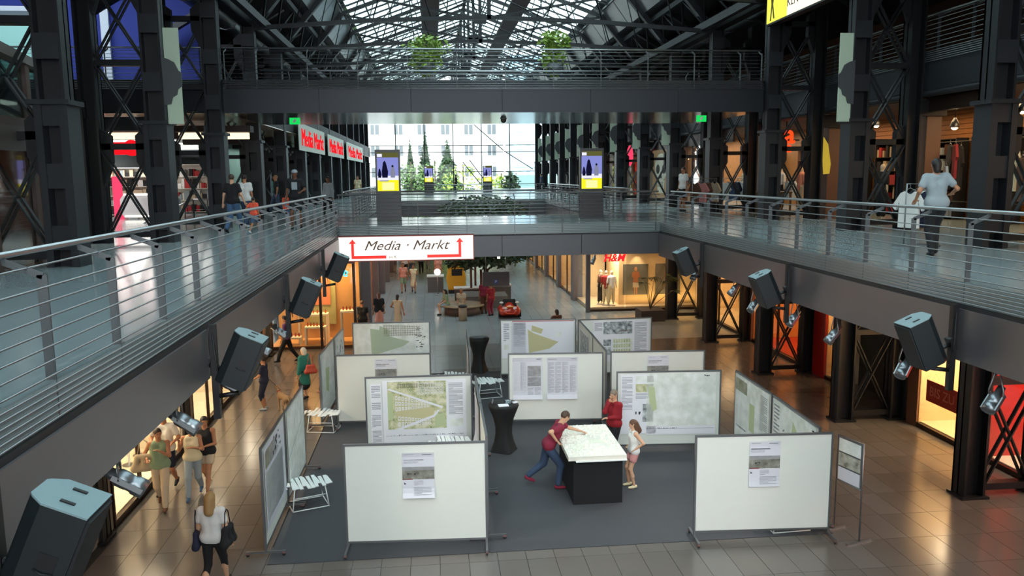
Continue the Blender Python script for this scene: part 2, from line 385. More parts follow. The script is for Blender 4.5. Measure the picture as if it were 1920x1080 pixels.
for s_ in (-1, 1):
    rp.quad((XC, -14, RZR), (XC, 84, RZR), (XC+s_*RW, 84, RZE), (XC+s_*RW, -14, RZE))
    for j in range(ny+1):
        y = -14+dy*j; bars.beam((XC, y, RZR-.03), (XC+s_*RW, y, RZE-.03), .05, .08)
    for k in range(1, nu+1):
        u = RW*k/nu; z = RZR-(RZR-RZE)*k/nu; bars.beam((XC+s_*u, -14, z-.05), (XC+s_*u, 84, z-.05), .06, .09)
rp.build('glazing', RG, win); bars.build('glazing_bars', STEEL, win, kind='stuff')
# ---- roof trusses, one thing each
TR = mat('truss steel', '1d1f22', .45, .3)
for i in range(-3, 14):
    y = sinB(i)
    tr = thing('roof_truss', 'dark steel roof truss spanning the hall, %s row from the camera' % (ORD[i+3] if i+3 < 16 else 'last'), 'truss', (0, y, 0), 0, 'roof trusses across the hall')
    def pt(u, z): return (XC+u, 0, z)
    up = (0, 1, 0)
    MB().beam(pt(-8.4, 11.85), pt(-4.3, 12.15), .14, .14, 0, up).beam(pt(-4.3, 12.15), pt(0, 12.3), .14, .14, 0, up).beam(pt(0, 12.3), pt(4.3, 12.15), .14, .14, 0, up).beam(pt(4.3, 12.15), pt(8.4, 11.85), .14, .14, 0, up).build('tie_chord', TR, tr)
    for s_ in (-1, 1):
        MB().beam(pt(s_*8.4, 11.9), pt(s_*RW, RZE-.25), .22, .26, 0, up).build('side_strut', TR, tr)
        MB().beam(pt(s_*12.0, 11.3), pt(s_*8.0, 13.7), .22, .26, 0, up).build('outer_strut', TR, tr)
        MB().beam(pt(s_*RW, RZE-.25), pt(0, RZR-.25), .16, .2, 0, up).build('rafter', TR, tr)
        MB().beam(pt(s_*RW, RZE-.3), pt(0, 13.2), .09, .12, 0, up).build('inclined_chord', TR, tr)
        w_ = MB()
        for (a, b) in (((RW*.5, 15.5), (4.2, 12.15)), ((RW*.5, 15.5), (2.1, 12.25)), ((RW*.5, 15.5), (RW*.72, 13.95)), ((0, 13.2), (2.1, 12.25)), ((RW*.75, 15.1), (RW*.9, 12.05)), ((1.4, 16.1), (0, 13.2)), ((RW, RZE-.3), (6.9, 12.0))):
            w_.tube([pt(s_*a[0], a[1]), pt(s_*b[0], b[1])], .025, 5)
        w_.build('web_rod', TR, tr)
    MB().beam(pt(0, 12.2), pt(0, RZR-.2), .14, .14, 0, up).build('king_post', TR, tr)
    MB().box(pt(0, 13.2), (.5, .12, .4)).build('node_plate', TR, tr)
# ridge-parallel members
for s_, nm in ((-1, 'left'), (1, 'right')):
    t_ = thing('maintenance_walkway', 'grey hanging walkway grating under the %s roof slope' % nm, 'walkway', (XC+s_*2.1, 35, 14.6))
    MB().bb(-.4, -49, -.04, .4, 49, .0).build('grating', mat('walkway grating', '54474a', .7), t_)
    for q in (-.42, .42): MB().tube([(q, -49, .0), (q, 49, .0)], .035, 6).build('edge_rail', STEELB, t_)
    t_ = thing('air_duct', 'silver round ventilation duct along the %s roof edge' % nm, 'duct', (XC+s_*9.95, 35, 12.75))
    DUCT = mat('galvanised duct', '8e9295', .3, .85, .1, 1.5)
    dm = MB()
    dm.tube([(0, -49, 0), (0, 49, 0)], .48, 20); dm.build('pipe', DUCT, t_)
    for q in range(38): MB().tube([(0, -48.7+q*2.58, 0), (0, -48.6+q*2.58, 0)], .52, 16).build('joint_ring', DUCT, t_)
    t_ = thing('lattice_girder', 'long dark girder below the roof glass on the %s' % nm, 'girder', (XC+s_*8.0, 35, 12.0))
    g = MB().beam((0, -49, 0), (0, 49, 0), .2, .26); g.build('lower_chord', TR, t_)
    MB().beam((-s_*.5, -49, 1.2), (-s_*.5, 49, 1.2), .16, .2).build('upper_chord', TR, t_)
    for q in range(38):
        y0 = -49+q*2.58; MB().tube([(0, y0, 0), (-s_*.5, y0+1.29, 1.2), (0, y0+2.58, 0)], .045, 5).build('lacing_bar', TR, t_)
# ---- end wall glazing
EG = glass('end wall glazing', (.93, .97, .97), .05)
ew = struct('window_2', MB().bb(-6.6, YE-.06, 4.9, 11.2, YE+.06, 5.1, 0), [STEEL], 'glazed end wall of the hall')
MB().quad((-10.4, YE, 0), (15, YE, 0), (15, YE, 17), (-10.4, YE, 17)).build('pane', EG, ew)
for k in range(7): MB().bb(-6.45+k*2.93-.045, YE-.12, 0, -6.45+k*2.93+.045, YE-.01, 16.5).build('mullion', STEEL, ew)
for z in (7.0, 9.0, 9.7, 12.2, 14.6): MB().bb(-10.4, YE-.10, z-.035, 15, YE-.01, z+.035).build('transom', STEEL, ew)
for (x0, z0, x1, z1) in ((4.5, 11.8, 7.6, 9.1), (7.6, 9.1, 10.6, 7.2), (3.3, 8.0, 5.2, 5.6), (4.0, 8.2, 5.9, 5.6)):
    MB().tube([(x0, YE-.3, z0), (x1, YE-.3, z1)], .05, 6).build('tie_rod', STEEL, ew)
struct('wall_far', MB().bb(-22, YE, 0, -10.4, YE+.2, 17, 0).bb(15, YE, 0, 22, YE+.2, 17, 0), [DK])

# ---------------------------------------------------------------- lattice columns
def column(i, side):
    s_ = -1 if side == 'left' else 1; y = sinB(i)
    x0 = -6.1 if s_ < 0 else 10.58
    oc = 1.5
    t_ = thing('lattice_column', 'dark steel lattice column in the %s row, %s from the camera' % (side, ORD[i+1]), 'column', (x0, y, 0), 0, 'lattice columns, %s row' % side)
    zt = 12.0
    def ch(xa, w_, z0, z1, nm):
        c = MB(); x1 = xa+s_*w_
        c.bb(xa, -.2, z0, xa+s_*.05, .2, z1); c.bb(x1-s_*.05, -.2, z0, x1, .2, z1)
        c.bb(xa, .15, z0, x1, .2, z1)
        c.bb(xa, -.02, z0, x1, .02, z1)
        return c.build(nm, STEEL, t_)
    ch(0, .46, 0, zt, 'chord'); ch(s_*oc, .38, 0, zt, 'chord')
    for z in ([5.4, 6.45, 7.5, 8.6, 9.9, 11.2] if i < 8 else []):
        MB().bb(.03*s_, -.23, z, s_*.43, -.2, z+.42).build('batten_plate', STEELB, t_)
    cap = MB().bb(-s_*.1, -.32, 7.85, s_*.58, .3, 7.93); cap.bb(-s_*.04, -.26, 5.1, s_*.10, .24, 7.85).bb(s_*.38, -.26, 5.1, s_*.50, .24, 7.85); cap.build('sleeve', STEELB, t_)
    MB().bb(-s_*.06, -.26, 0, s_*.52, .26, .05).build('base_plate', STEEL, t_); MB().bb(s_*(oc-.05), -.24, 0, s_*(oc+.43), .24, .05).build('base_plate', STEEL, t_)
    xa, xb = s_*.46, s_*oc
    for (za, zb) in ((.25, 2.35), (2.45, 3.95), (5.35, 7.25), (7.45, 9.2), (9.35, 11.1)):
        for q, (p, r_) in enumerate((((xa, za), (xb, zb)), ((xa, zb), (xb, za)))):
            br = MB()
            for o_ in (-.1, .1): br.beam((p[0], o_+(q-.5)*.05, p[1]), (r_[0], o_+(q-.5)*.05, r_[1]), .03, .085, 0, (0, 1, 0))
            br.build('diagonal_brace', STEEL, t_)
    for z in (.2, 2.4, 4.0, 5.3, 7.35, 9.25, 11.2): MB().bb(xa, -.1, z-.07, xb, .1, z+.07).build('strut', STEEL, t_)
    for z in (7.35, 11.2):
        MB().prism([(xa, z+.5), (xa+s_*.28, z+.25), (xa+s_*.28, z-.35), (xa, z-.9)][::s_], -.1, .1, 'y').build('gusset', STEEL, t_)
        MB().prism([(xb, z+.4), (xb, z-.9), (xb-s_*.2, z-.35), (xb-s_*.2, z+.25)][::s_], -.1, .1, 'y').build('gusset', STEEL, t_)
for i in range(-1, 14):
    for sd in ('left', 'right'): column(i, sd)
# extra longitudinal steel between columns at upper levels
for s_, x in ((-1, -6.35), (1, 10.83)):
    g = struct('trim', MB().bb(x-.18, -14, 11.9, x+.18, 84, 12.3, 0), [STEEL], 'eaves beam over the column row')
for i in range(-1, 14):
    y = sinB(i)
    struct('trim', MB().bb(-10.3, y-.12, 8.0, -7.9, y+.12, 8.4).bb(12.4, y-.12, 8.0, 13.2, y+.12, 8.4), [STEEL])

# ---------------------------------------------------------------- railings
def railing(label, p0, p1, inw, z, posts, r_, dens=True, zoff=1.0):
    """p0,p1: slab edge ends (xy); inw: unit xy pointing onto the walkway; posts: distances from p0"""
    p0 = Vector((p0[0], p0[1], 0)); p1 = Vector((p1[0], p1[1], 0)); n = Vector((inw[0], inw[1], 0)); d = (p1-p0).normalized(); L = (p1-p0).length
    t_ = thing('railing', label, 'railing', (p0.x, p0.y, z))
    def P(u, a, h): v = d*u+n*a; return (v.x, v.y, h)
    MB().tube([P(0, .30, .95), P(L, .30, .95)], .026, 10).build('handrail', RAILM, t_)
    for h in ([-.27, -.22, -.17, -.12, -.07, -.02] if dens else [])+[.06, .17, .28, .39, .50, .61, .72]:
        MB().tube([P(0, -.03, h), P(L, -.03, h)], .0085, 6).build('rod', RODM, t_)
    MB().tube([P(0, .14, .85), P(L, .14, .85)], .0085, 6).build('rod', RODM, t_)
    me = None
    R_ = Matrix(((d.x, n.x, 0), (d.y, n.y, 0), (0, 0, 1)))
    for u in posts:
        if me is None:
            c = MB(); c.box(Vector((0, .035, .26)), (.014, .075, 1.08))
            c.beam((0, .03, .79), (0, .30, .90), .014, .05, 0)
            c.beam((0, .29, .89), (0, .30, .935), .02, .03, 0)
            c.v = [tuple(R_ @ Vector(v)) for v in c.v]
            po = c.build('post', POSTM, t_); me = po.data; po.location = tuple(d*u)
        else: inst('post', me, d*u, t_)
    return t_
S4 = B/4
railing('steel railing with horizontal rods along the left gallery edge', (XL, .4), (XL, 24.6), (-1, 0), ZF, [10.1-.4+S4*k for k in range(-7, 12)], 1)
railing('steel railing with horizontal rods along the right gallery edge', (XR, .4), (XR, 24.6), (1, 0), ZF, [10.1-.4+S4*k for k in range(-7, 12)], 1)
railing('steel railing along the near edge of the lower bridge', (XL, 24.68), (XR, 24.68), (0, 1), ZF, [.05]+[.95+1.49*k for k in range(7)], 1)
railing('steel railing along the near edge of the upper bridge', (UXL, 25.1), (UXR, 25.1), (0, 1), Z2, [.08, 1.0]+[1.0+1.49*k for k in range(1, 11)]+[16.6], 1)
railing('steel railing along the far edge of the upper bridge', (UXL, 30.95), (UXR, 30.95), (0, -1), Z2, [1.0+1.5*k for k in range(11)], 1)
railing('steel railing along the far edge of the lower bridge', (XL, O2a), (XR, O2a), (0, -1), ZF, [.5+1.5*k for k in range(7)], 1)
railing('steel railing beyond the second opening', (XL, O2b), (XR, O2b), (0, 1), ZF, [.5+1.5*k for k in range(7)], 1)
railing('steel railing left of the second opening', (XL, O2a), (XL, O2b), (-1, 0), ZF, [.5+S4*k for k in range(16)], 1)
railing('steel railing right of the second opening', (XR, O2a), (XR, O2b), (1, 0), ZF, [.5+S4*k for k in range(16)], 1)
railing('steel railing of the upper left gallery before the blue wall', (-21.5, 25.1), (-6.5, 25.1), (0, 1), Z2, [.5+1.45*k for k in range(10)], 1)
railing('steel railing of the upper right gallery before the warm shops', (12.55, 8), (12.55, 60), (1, 0), Z2+.1, [1+S4*k for k in range(40)], 1)
# ================================================================ EXHIBITION
PRT = [PAPER, mat('print grey text', '8f8f99', .7), mat('print dark', '3c3c40', .7), mapmat('plan print green', ['7f8a55', 'a8ab78', 'c9c59c', 'dfd9bf'], 7, 26, .7),
       mapmat('photo print stone', ['6c675c', '98958a', 'a9a99c', 'c6c5b8'], 7, 30, .2), mat('print red', 'a33a3a', .7), mat('print green', 'bac398', .7),
       mapmat('plan print pale', ['cfd2c8', 'd9dbd3', 'e2e3de', 'ebebe8'], 4, 20, .3), mapmat('photo print grey', ['44474a', '85898c', 'a7adae', 'd5d9da'], 9, 25, .3), mat('print ochre', 'c5bd92', .7), mat('print lilac grey', 'd0cfd8', .7), mat('print sage', 'b3bfa6', .7)]
def sheet(root, x0, z1, w_, h_, items, label, group=None, curl=0., side=-1, face=.028):
    """paper hung on a board: root is the board thing; x0,z1 = top-left corner in board coordinates; items=(kind, mat, u, v, w, h) in fractions from the top-left"""
    m = MB(); y = side*face; e = side*.0012; n = 10
    def yy(v): return y + side*(curl*max(0, (v-.78)/.22)**2 + (curl*.4*max(0, (.08-v)/.08)))
    for i in range(n):
        v0, v1 = i/n, (i+1)/n
        m.quad((x0, yy(v0), z1-h_*v0), (x0, yy(v1), z1-h_*v1), (x0+w_, yy(v1), z1-h_*v1), (x0+w_, yy(v0), z1-h_*v0), 0)
        b = side*.001
    def q(u, v, uw, vh, mi, lay=1):
        a = e*lay; cuts = [v]+[i/n for i in range(n+1) if v+1e-6 < i/n < v+vh-1e-6 and curl]+[v+vh]
        def yl(t): i = min(n-1, max(0, int(t*n))); f = t*n-i; return yy(i/n)*(1-f)+yy((i+1)/n)*f
        for c0, c1 in zip(cuts[:-1], cuts[1:]):
            m.quad((x0+w_*u, yl(c0)+a, z1-h_*c0), (x0+w_*u, yl(c1)+a, z1-h_*c1), (x0+w_*(u+uw), yl(c1)+a, z1-h_*c1), (x0+w_*(u+uw), yl(c0)+a, z1-h_*c0), mi)
    R_ = random.Random(int(x0*100)+int(w_*77))
    for it in items:
        if it[0] == 'r': q(*it[2:], it[1])
        elif it[0] == 't':                         # block of text lines
            _, mi, u, v, uw, vh, nl = it
            for l in range(nl): q(u, v+vh*l/nl, uw*(1 if (l+1) % 5 else R_.uniform(.3, .7)), vh/nl*.42, mi)
        elif it[0] == 'p':                         # polygon in fractions
            pts = [(x0+w_*a, y+e*it[3], z1-h_*b_) for a, b_ in it[2]]; m.add(pts, [tuple(range(len(pts)))], it[1])
        elif it[0] == 'b':                         # rows of courtyard blocks inside a wedge
            _, mi, u, v, uw, vh, nx, nz, tap = it
            for a in range(nx):
                for b_ in range(nz):
                    f_ = 1-tap*a/nx; cu = u+uw*a/nx; cv = v+vh*(.5+(b_/nz-.5)*f_)+tap*vh*.12*a/nx; bw, bh = uw/nx*.72, vh/nz*.72*f_
                    if bh < .012: continue
                    q(cu, cv, bw, bh, mi, 2); q(cu+bw*.22, cv+bh*.22, bw*.56, bh*.56, 3, 3)
        elif it[0] == 'd':                         # scatter of small dark marks
            _, mi, u, v, uw, vh, nn, sz = it
            for _k in range(nn): q(u+uw*R_.random(), v+vh*R_.random(), sz*R_.uniform(.5, 1.4), sz*R_.uniform(.5, 1.2), mi, 2)
    o = m.build('poster', PRT, None)
    o.matrix_world = Matrix.Translation(root.location) @ Matrix.Rotation(root.rotation_euler.z, 4, 'Z')
    return tag(o, label, 'poster', group)
CAST = mat('castor rubber', '2c2c2e', .6); REDC = mat('castor housing', '8a5a56', .5); FRAMEM = mat('board frame', '77787a', .35, .7)
def board(label, x, y, x2, y2, feet='bb', zt=1.97):
    L = math.hypot(x2-x, y2-y); rz = math.atan2(y2-y, x2-x)
    t_ = thing('display_board', label, 'display board', (x, y, .012), rz, 'pin boards of the exhibition')
    z0 = .15
    MB().bb(.03, -.012, z0+.03, L-.03, .012, zt-.03).build('board_panel', WHITEB, t_)
    f = MB(); f.bb(0, -.022, z0, .035, .022, zt).bb(L-.035, -.022, z0, L, .022, zt).bb(.035, -.022, zt-.035, L-.035, .022, zt).bb(.035, -.022, z0, L-.035, .022, z0+.035); f.build('frame', FRAMEM, t_)
    for u in (.02, L-.02):
        leg = MB().bb(u-.018, -.02, .05, u+.018, .02, z0).bb(u-.02, -.34, .06, u+.02, .34, .095).build('leg', FRAMEM, t_)
        for v in (-.31, .31): MB().lathe([(.004, -.015), (.03, -.015), (.03, .015), (.004, .015)], (u, v, .03), 10, 0, Matrix.Rotation(PI/2, 3, 'Y')).bb(u-.022, v-.03, .045, u+.022, v+.03, .07, 1).build('castor', [CAST, REDC], leg)
    return t_
TXT = lambda u, v, w_, h_, n=14: ('t', 1, u, v, w_, h_, n)
INFO = [('r', 10, 0, 0, 1, 1), ('r', 2, .06, .035, .3, .01), ('r', 1, .62, .035, .3, .02), ('r', 2, .05, .155, .62, .022), ('t', 1, .05, .2, .45, .05, 2), ('r', 4, .0, .32, 1, .28), ('d', 2, .15, .45, .25, .02, 7, .03), ('r', 5, 0, .585, .32, .022), ('p', 2, [(.05, .66), (.12, .70), (.05, .71)], 2), ('t', 1, .35, .63, .3, .12, 5), ('t', 1, .35, .78, .55, .18, 6)]
bA = board('large white pin board at the front left with one info poster', -1.64, 13.66, .86, 13.53)
sheet(bA, 1.02, 1.80, .56, .82, INFO, 'white info poster with stone photo, sides curling, on the front left board', curl=.05)
bB = board('large white pin board at the front right with one info poster', 4.57, 13.34, 7.07, 13.20)
sheet(bB, .98, 1.84, .56, .84, INFO, 'white info poster with stone photo on the front right board', curl=.02)
bC = board('pin board carrying the green city plan with the block wedge', -1.65, 18.40, .85, 18.36)
sheet(bC, .12, 1.80, .26, 1.50, [TXT(.1, .03, .8, .2, 8), TXT(.1, .3, .8, .12, 4), TXT(.1, .5, .8, .2, 10), TXT(.1, .75, .8, .2, 9)], 'narrow text sheet left of the green city plan')
sheet(bC, .40, 1.87, 1.95, 1.55, [('r', 3, .06, .02, .70, .74), ('p', 6, [(.62, .55), (.74, .52), (.76, .72), (.62, .76)], 3), ('p', 6, [(.06, .18), (.13, .2), (.12, .6), (.06, .62)], 3), ('p', 9, [(.13, .20), (.62, .45), (.60, .56), (.18, .72)], 1.5), ('b', 0, .15, .24, .42, .26, 11, 3, .75), ('b', 0, .18, .56, .40, .18, 10, 2, .55), ('p', 0, [(.06, .14), (.08, .12), (.72, .42), (.71, .45)], 4), ('p', 0, [(.10, .78), (.60, .55), (.66, .47), (.68, .48), (.62, .58), (.12, .81)], 4), ('b', 2, .18, .05, .45, .08, 18, 2, .3), ('b', 0, .42, .04, .32, .2, 9, 4, .1), TXT(.79, .06, .17, .5, 26), ('r', 7, .80, .62, .16, .12), ('r', 1, .03, .86, .94, .004), ('d', 2, .03, .845, .93, .015, 60, .008)], 'large green and beige city plan with a wedge of courtyard blocks')
bD = board('white pin board with one info poster, middle left', -2.61, 20.86, -.12, 20.76)
sheet(bD, 1.03, 1.84, .56, .84, INFO, 'info poster on the middle left board, half hidden by the plan board')
bE = board('grey lit pin board with a green wedge plan, back left', -2.62, 25.52, -.14, 25.44)
sheet(bE, .05, 1.93, 2.36, 1.3, [('r', 7, .0, .0, 1, 1), ('p', 11, [(.22, .12), (.34, .16), (.35, .05), (.50, .18), (.47, .32), (.75, .46), (.66, .58), (.23, .80)], 2), ('b', 1, .4, .04, .5, .3, 16, 5, .2), ('d', 2, .82, .1, .12, .5, 30, .02)], 'pale plan sheet with a large green wedge, back left board')
bF = board('white pin board with two text posters, centre', 1.89, 20.40, 4.39, 20.20)
def tp(photo):
    it = [('r', 10, 0, 0, 1, 1), ('t', 1, .03, .035, .3, .04, 2), ('p', 2, [(.42, .03), (.48, .08), (.45, .02)], 3), ('r', 1, .8, .03, .15, .02)]
    it += [TXT(.03, .12, .2, .75, 40), TXT(.26, .12, .2, .75, 40)] + ([('r', 3, .5, .2, .45, .26), ('r', 4, .5, .47, .45, .22), TXT(.5, .72, .2, .18, 9), TXT(.74, .72, .2, .18, 9)] if photo else [TXT(.5, .12, .2, .75, 40), TXT(.75, .2, .2, .65, 34)])
    return it
sheet(bF, .12, 1.86, .78, 1.12, tp(1), 'text poster with green and grey photos, left of two on the centre board', curl=.05)
sheet(bF, 1.02, 1.86, .80, 1.12, tp(0), 'text-only poster, right of two on the centre board', curl=.05)
bG = board('pin board with a beige wedge plan, back centre', 2.10, 25.36, 4.57, 25.2)
sheet(bG, .06, 1.90, .30, 1.2, [TXT(.2, .05, .6, .5, 10), ('r', 7, .2, .62, .6, .15)], 'small text sheet beside the beige wedge plan')
sheet(bG, .40, 1.93, 2.0, 1.3, [('r', 5, 0, .005, 1, .02), TXT(.02, .06, .2, .3, 18), ('r', 10, .0, .03, .22, .8), TXT(.02, .06, .18, .6, 26), ('p', 9, [(.25, .22), (.36, .33), (.75, .55), (.60, .72), (.27, .82)], 2), ('p', 9, [(.32, .12), (.50, .22), (.47, .34), (.31, .26)], 2), ('r', 7, .7, .3, .1, .12), ('d', 2, .02, .8, .05, .03, 6, .01)], 'plan sheet with a beige wedge under a thin red line')
bH = board('pin board with grey perspective and block plan, back right', 4.60, 25.02, 7.05, 25.1)
sheet(bH, .50, 1.90, 1.85, 1.35, [TXT(.02, .05, .14, .2, 8), ('r', 8, .18, .03, .52, .30), ('r', 5, .45, .24, .18, .03), ('r', 8, .18, .46, .14, .16), ('r', 8, .18, .64, .14, .2), ('r', 7, .35, .44, .35, .42), ('b', 6, .36, .46, .32, .36, 7, 3, 0), TXT(.74, .06, .22, .8, 30)], 'poster with grey street perspective above a block plan, back right board')
bI = board('white pin board with one info poster, middle right', 4.59, 20.26, 7.09, 20.08)
sheet(bI, .98, 1.84, .56, .84, INFO, 'info poster on the middle right board, above the pale plan board')
bJ = board('pin board with the very pale green plan behind the girl', 4.25, 18.10, 6.74, 17.92)
sheet(bJ, .1, 1.90, .85, 1.45, [TXT(.03, .05, .3, .55, 24), ('r', 7, .42, .03, .5, .1), ('r', 3, .42, .16, .5, .14), TXT(.42, .32, .5, .1, 5), ('r', 8, .62, .5, .3, .3), ('d', 2, .4, .62, .16, .02, 3, .04)], 'text sheet with small green photo left of the pale plan')
sheet(bJ, .72, 1.92, 1.65, 1.5, [('r', 7, .0, .0, 1, .86), ('p', 6, [(.02, .2), (.11, .22), (.15, .58), (.09, .62), (.04, .45)], 2), ('r', 1, 0, .90, .98, .006), ('d', 2, .0, .885, .5, .012, 30, .01), ('d', 2, .82, .03, .12, .02, 4, .02)], 'very pale green city plan poster behind the girl')
bK1 = board('pin board at the front of the left row, seen edge-on', -3.04, 13.62, -3.03, 15.70)
sheet(bK1, .12, 1.9, 1.8, 1.5, [('r', 10, 0, 0, 1, 1), ('r', 3, .05, .05, .6, .22), ('d', 2, .4, .02, .4, .2, 20, .04), ('r', 7, .05, .32, .85, .6)], 'wide plan poster on the front board of the left row')
bK2 = board('second pin board of the left row, seen edge-on', -3.02, 15.76, -2.99, 17.85)
sheet(bK2, .12, 1.9, 1.85, 1.6, [('r', 7, 0, 0, 1, 1), ('p', 1, [(0, .6), (1, .3), (1, .31), (0, .615)], 3)], 'pale grey plan poster on the second board of the left row')
bL1 = board('pin board of the left row behind the white stool', -3.03, 20.9, -2.93, 23.08)
sheet(bL1, .12, 1.9, 1.9, 1.5, [('r', 7, 0, 0, 1, 1), ('p', 6, [(.3, .3), (.6, .35), (.5, .8), (.3, .7)], 2)], 'plan poster on the third board of the left row')
bL2 = board('farthest pin board of the left row', -2.92, 23.14, -2.82, 24.7)
sheet(bL2, .1, 1.9, 1.35, 1.5, [('r', 7, 0, 0, 1, 1), ('d', 1, .1, .1, .8, .6, 30, .05)], 'grey plan poster on the farthest board of the left row')
bM1 = board('pin board at the back of the right row, seen obliquely', 7.08, 17.86, 7.06, 15.76)
sheet(bM1, .06, 1.92, 1.95, 1.6, [('r', 7, 0, 0, 1, 1), ('r', 3, .02, .05, .35, .18), TXT(.75, .08, .2, .5, 20), ('r', 8, .05, .75, .3, .02), ('p', 6, [(.45, .3), (.6, .3), (.6, .7), (.45, .7)], 2)], 'plan poster with green photo, back board of the right row')
bM2 = board('front pin board of the right row, seen obliquely', 7.055, 15.70, 6.97, 13.48)
sheet(bM2, .06, 1.92, 2.05, 1.6, [('r', 7, 0, 0, 1, 1), TXT(.03, .06, .14, .4, 8), ('p', 6, [(.5, .12), (.8, .45), (.7, .6), (.45, .4)], 2), ('d', 2, .25, .3, .2, .15, 12, .03), ('d', 2, .9, .04, .06, .02, 3, .02)], 'pale plan poster with a green patch, front board of the right row')
bP1 = board('pin board running back to the corner, rear right', 4.62, 24.95, 4.57, 22.42)
sheet(bP1, .3, 1.8, 1.6, 1.2, [('r', 8, .05, .05, .9, .8)], 'grey perspective print on the rear right side board')
bP2 = board('pin board beside the narrow gap, rear right', 4.565, 22.36, 4.50, 20.34)
bO1 = board('pin board seen almost end-on beside the rear bar table', .99, 24.2, .93, 21.1)
sheet(bO1, .2, 1.9, 2.4, 1.5, [('r', 10, 0, 0, 1, 1)], 'white sheet on the board beside the rear bar table', curl=.06)
bO2 = board('pin board seen almost end-on right of the city plan', .92, 18.2, .90, 15.95)
sheet(bO2, .1, 1.9, 1.9, 1.5, [('r', 10, 0, 0, 1, 1), TXT(.1, .1, .8, .6, 20)], 'sheet on the end-on board right of the city plan', curl=.06)
bO3 = board('pin board seen almost end-on behind the front left board', .90, 15.9, .88, 13.8)
# ---- leaflet stand
LE = thing('leaflet_stand', 'slim metal stand with three leaflets beside the front right board', 'stand', (7.33, 13.50, .0), math.radians(-75))
MB().tube([(0, 0, .03), (0, 0, 1.84), (.62, 0, 1.84), (.62, 0, .03)], .017, 8).tube([(0, 0, .98), (.62, 0, .98)], .014, 6).build('frame', ALU, LE)
for u in (0, .62): MB().bb(u-.015, -.28, 0, u+.015, .28, .03).build('foot', ALU, LE)
MB().bb(.02, -.01, .99, .60, .005, 1.82).build('panel', FRAMEM, LE)
for k, q in enumerate((7, 4, 10)): MB().bb(.05, -.016, 1.55-k*.27, .57, -.012, 1.79-k*.27).build('leaflet', PRT[q], LE)
# ---- white slatted stools on wire frames
STW = mat('white painted wood', 'e4e5e3', .5)
def stool(label, px, py, rz, sc=1., z=.012):
    p = atz(px, py, z); t_ = thing('slatted_stool', label, 'stool', (p.x, p.y, .012), rz, 'white slatted stools')
    R_ = random.Random(int(px))
    for k in range(13):
        x = -.46+k*.074; y0 = -.36+abs(x)*.30+(.16 if k % 4 == 1 else 0)+R_.uniform(-.03, .03); y1 = (.34-.55*max(0, x) if k > 2 else .05)+R_.uniform(-.04, .04)
        MB().beam((x*sc, y0*sc, .45+R_.uniform(0, .02)), ((x+.03*(k % 3-1))*sc, y1*sc, .46+R_.uniform(0, .03)), .070, .018).build('slat', STW, t_)
    for s_ in (-1, 1):
        MB().tube([(s_*.30, -.25, .445), (s_*.36, -.30, .01), (s_*.36, .26, .01), (s_*.28, .22, .445), (s_*.30, -.25, .445)], .012, 6).build('leg_frame', STW, t_)
    MB().tube([(-.36, -.3, .012), (.36, -.3, .012)], .011, 6).tube([(-.36, .26, .012), (.36, .26, .012)], .011, 6).tube([(-.3, -.27, .26), (.3, -.27, .26)], .009, 6).build('cross_rod', STW, t_)
    return t_
stool('white slatted stool in the left aisle nearest the camera', 578, 945, .35)
stool('white slatted stool in the left aisle against the middle board', 608, 805, -.2)
stool('white slatted stool beside the front bar table', 915, 742, .2)
stool('white slatted stool hidden behind the front left board, only its top showing', 845, 827, .1, z=.46)
stool('white slatted stool behind the city plan board, only its top edge showing', 852, 704, 0, z=.46)
stool('white slatted stool showing only its wire feet under the front right board', 1470, 985, .05)
# ---- bar tables with stretch covers
SPAN = mat('black stretch fabric', '101012', .75)
def bartable(label, x, y, group=None):
    t_ = thing('bar_table', label, 'table', (x, y, .012), .3)
    c = MB(); vs = []; n = 32
    prof = [(.0, 1.16), (.36, 1.16), (.37, 1.12), (.33, 1.02), (.25, .82), (.205, .6), (.205, .42), (.24, .22), (.29, .08), (.31, .0)]
    for r, z in prof:
        for k in range(n):
            a = 2*PI*k/n; lo_ = max(0, (.6-z)/.6); rr_ = r*(1+lo_*(.22*abs(math.cos(2*a))**3-.12)); vs.append((rr_*math.cos(a), rr_*math.sin(a), z))
    c.add(vs, [(i*n+k, (i+1)*n+k, (i+1)*n+(k+1) % n, i*n+(k+1) % n) for i in range(len(prof)-1) for k in range(n)], 0, True)
    c.build('stretch_cover', SPAN, t_)
    MB().lathe([(.0, 1.155), (.355, 1.155), (.355, 1.168), (0, 1.168)], (0, 0, 0), 28).build('table_top', BLACK, t_)
    for k in range(4): a = PI/2*k; MB().box((.29*math.cos(a), .29*math.sin(a), .012), (.09, .09, .024), 0, Matrix.Rotation(a, 3, 'Z')).build('foot', BLACK, t_)
p = atz(945, 845, 0); bartable('black stretch-covered bar table with papers, behind the city model', p.x, p.y)
BT = p
p = atz(898, 697, 0); bartable('black stretch-covered bar table at the back beside the end-on board', p.x, p.y)
for nm, lb, dx, dy, sx_, sy_, rz in (('paper_stack', 'white leaflets on the front bar table', -.02, -.2, .24, .17, .1), ('paper_stack', 'small white card at the right edge of the front bar table', .28, .02, .12, .1, .4)):
    tag(MB().box((0, 0, .01), (sx_, sy_, .02)).build(nm, PAPER, None, None, rz), lb, 'paper').location = (BT.x+dx, BT.y+dy, 1.181)
g = MB().lathe([(.0, 0), (.11, 0), (.13, .03), (.125, .03), (.105, .005), (0, .005)], (0, 0, 0), 20).build('glass_bowl', glass('clear glass', (.85, .9, .92), .3)); tag(g, 'clear glass bowl on the front bar table', 'bowl').location = (BT.x+.12, BT.y+.08, 1.181)
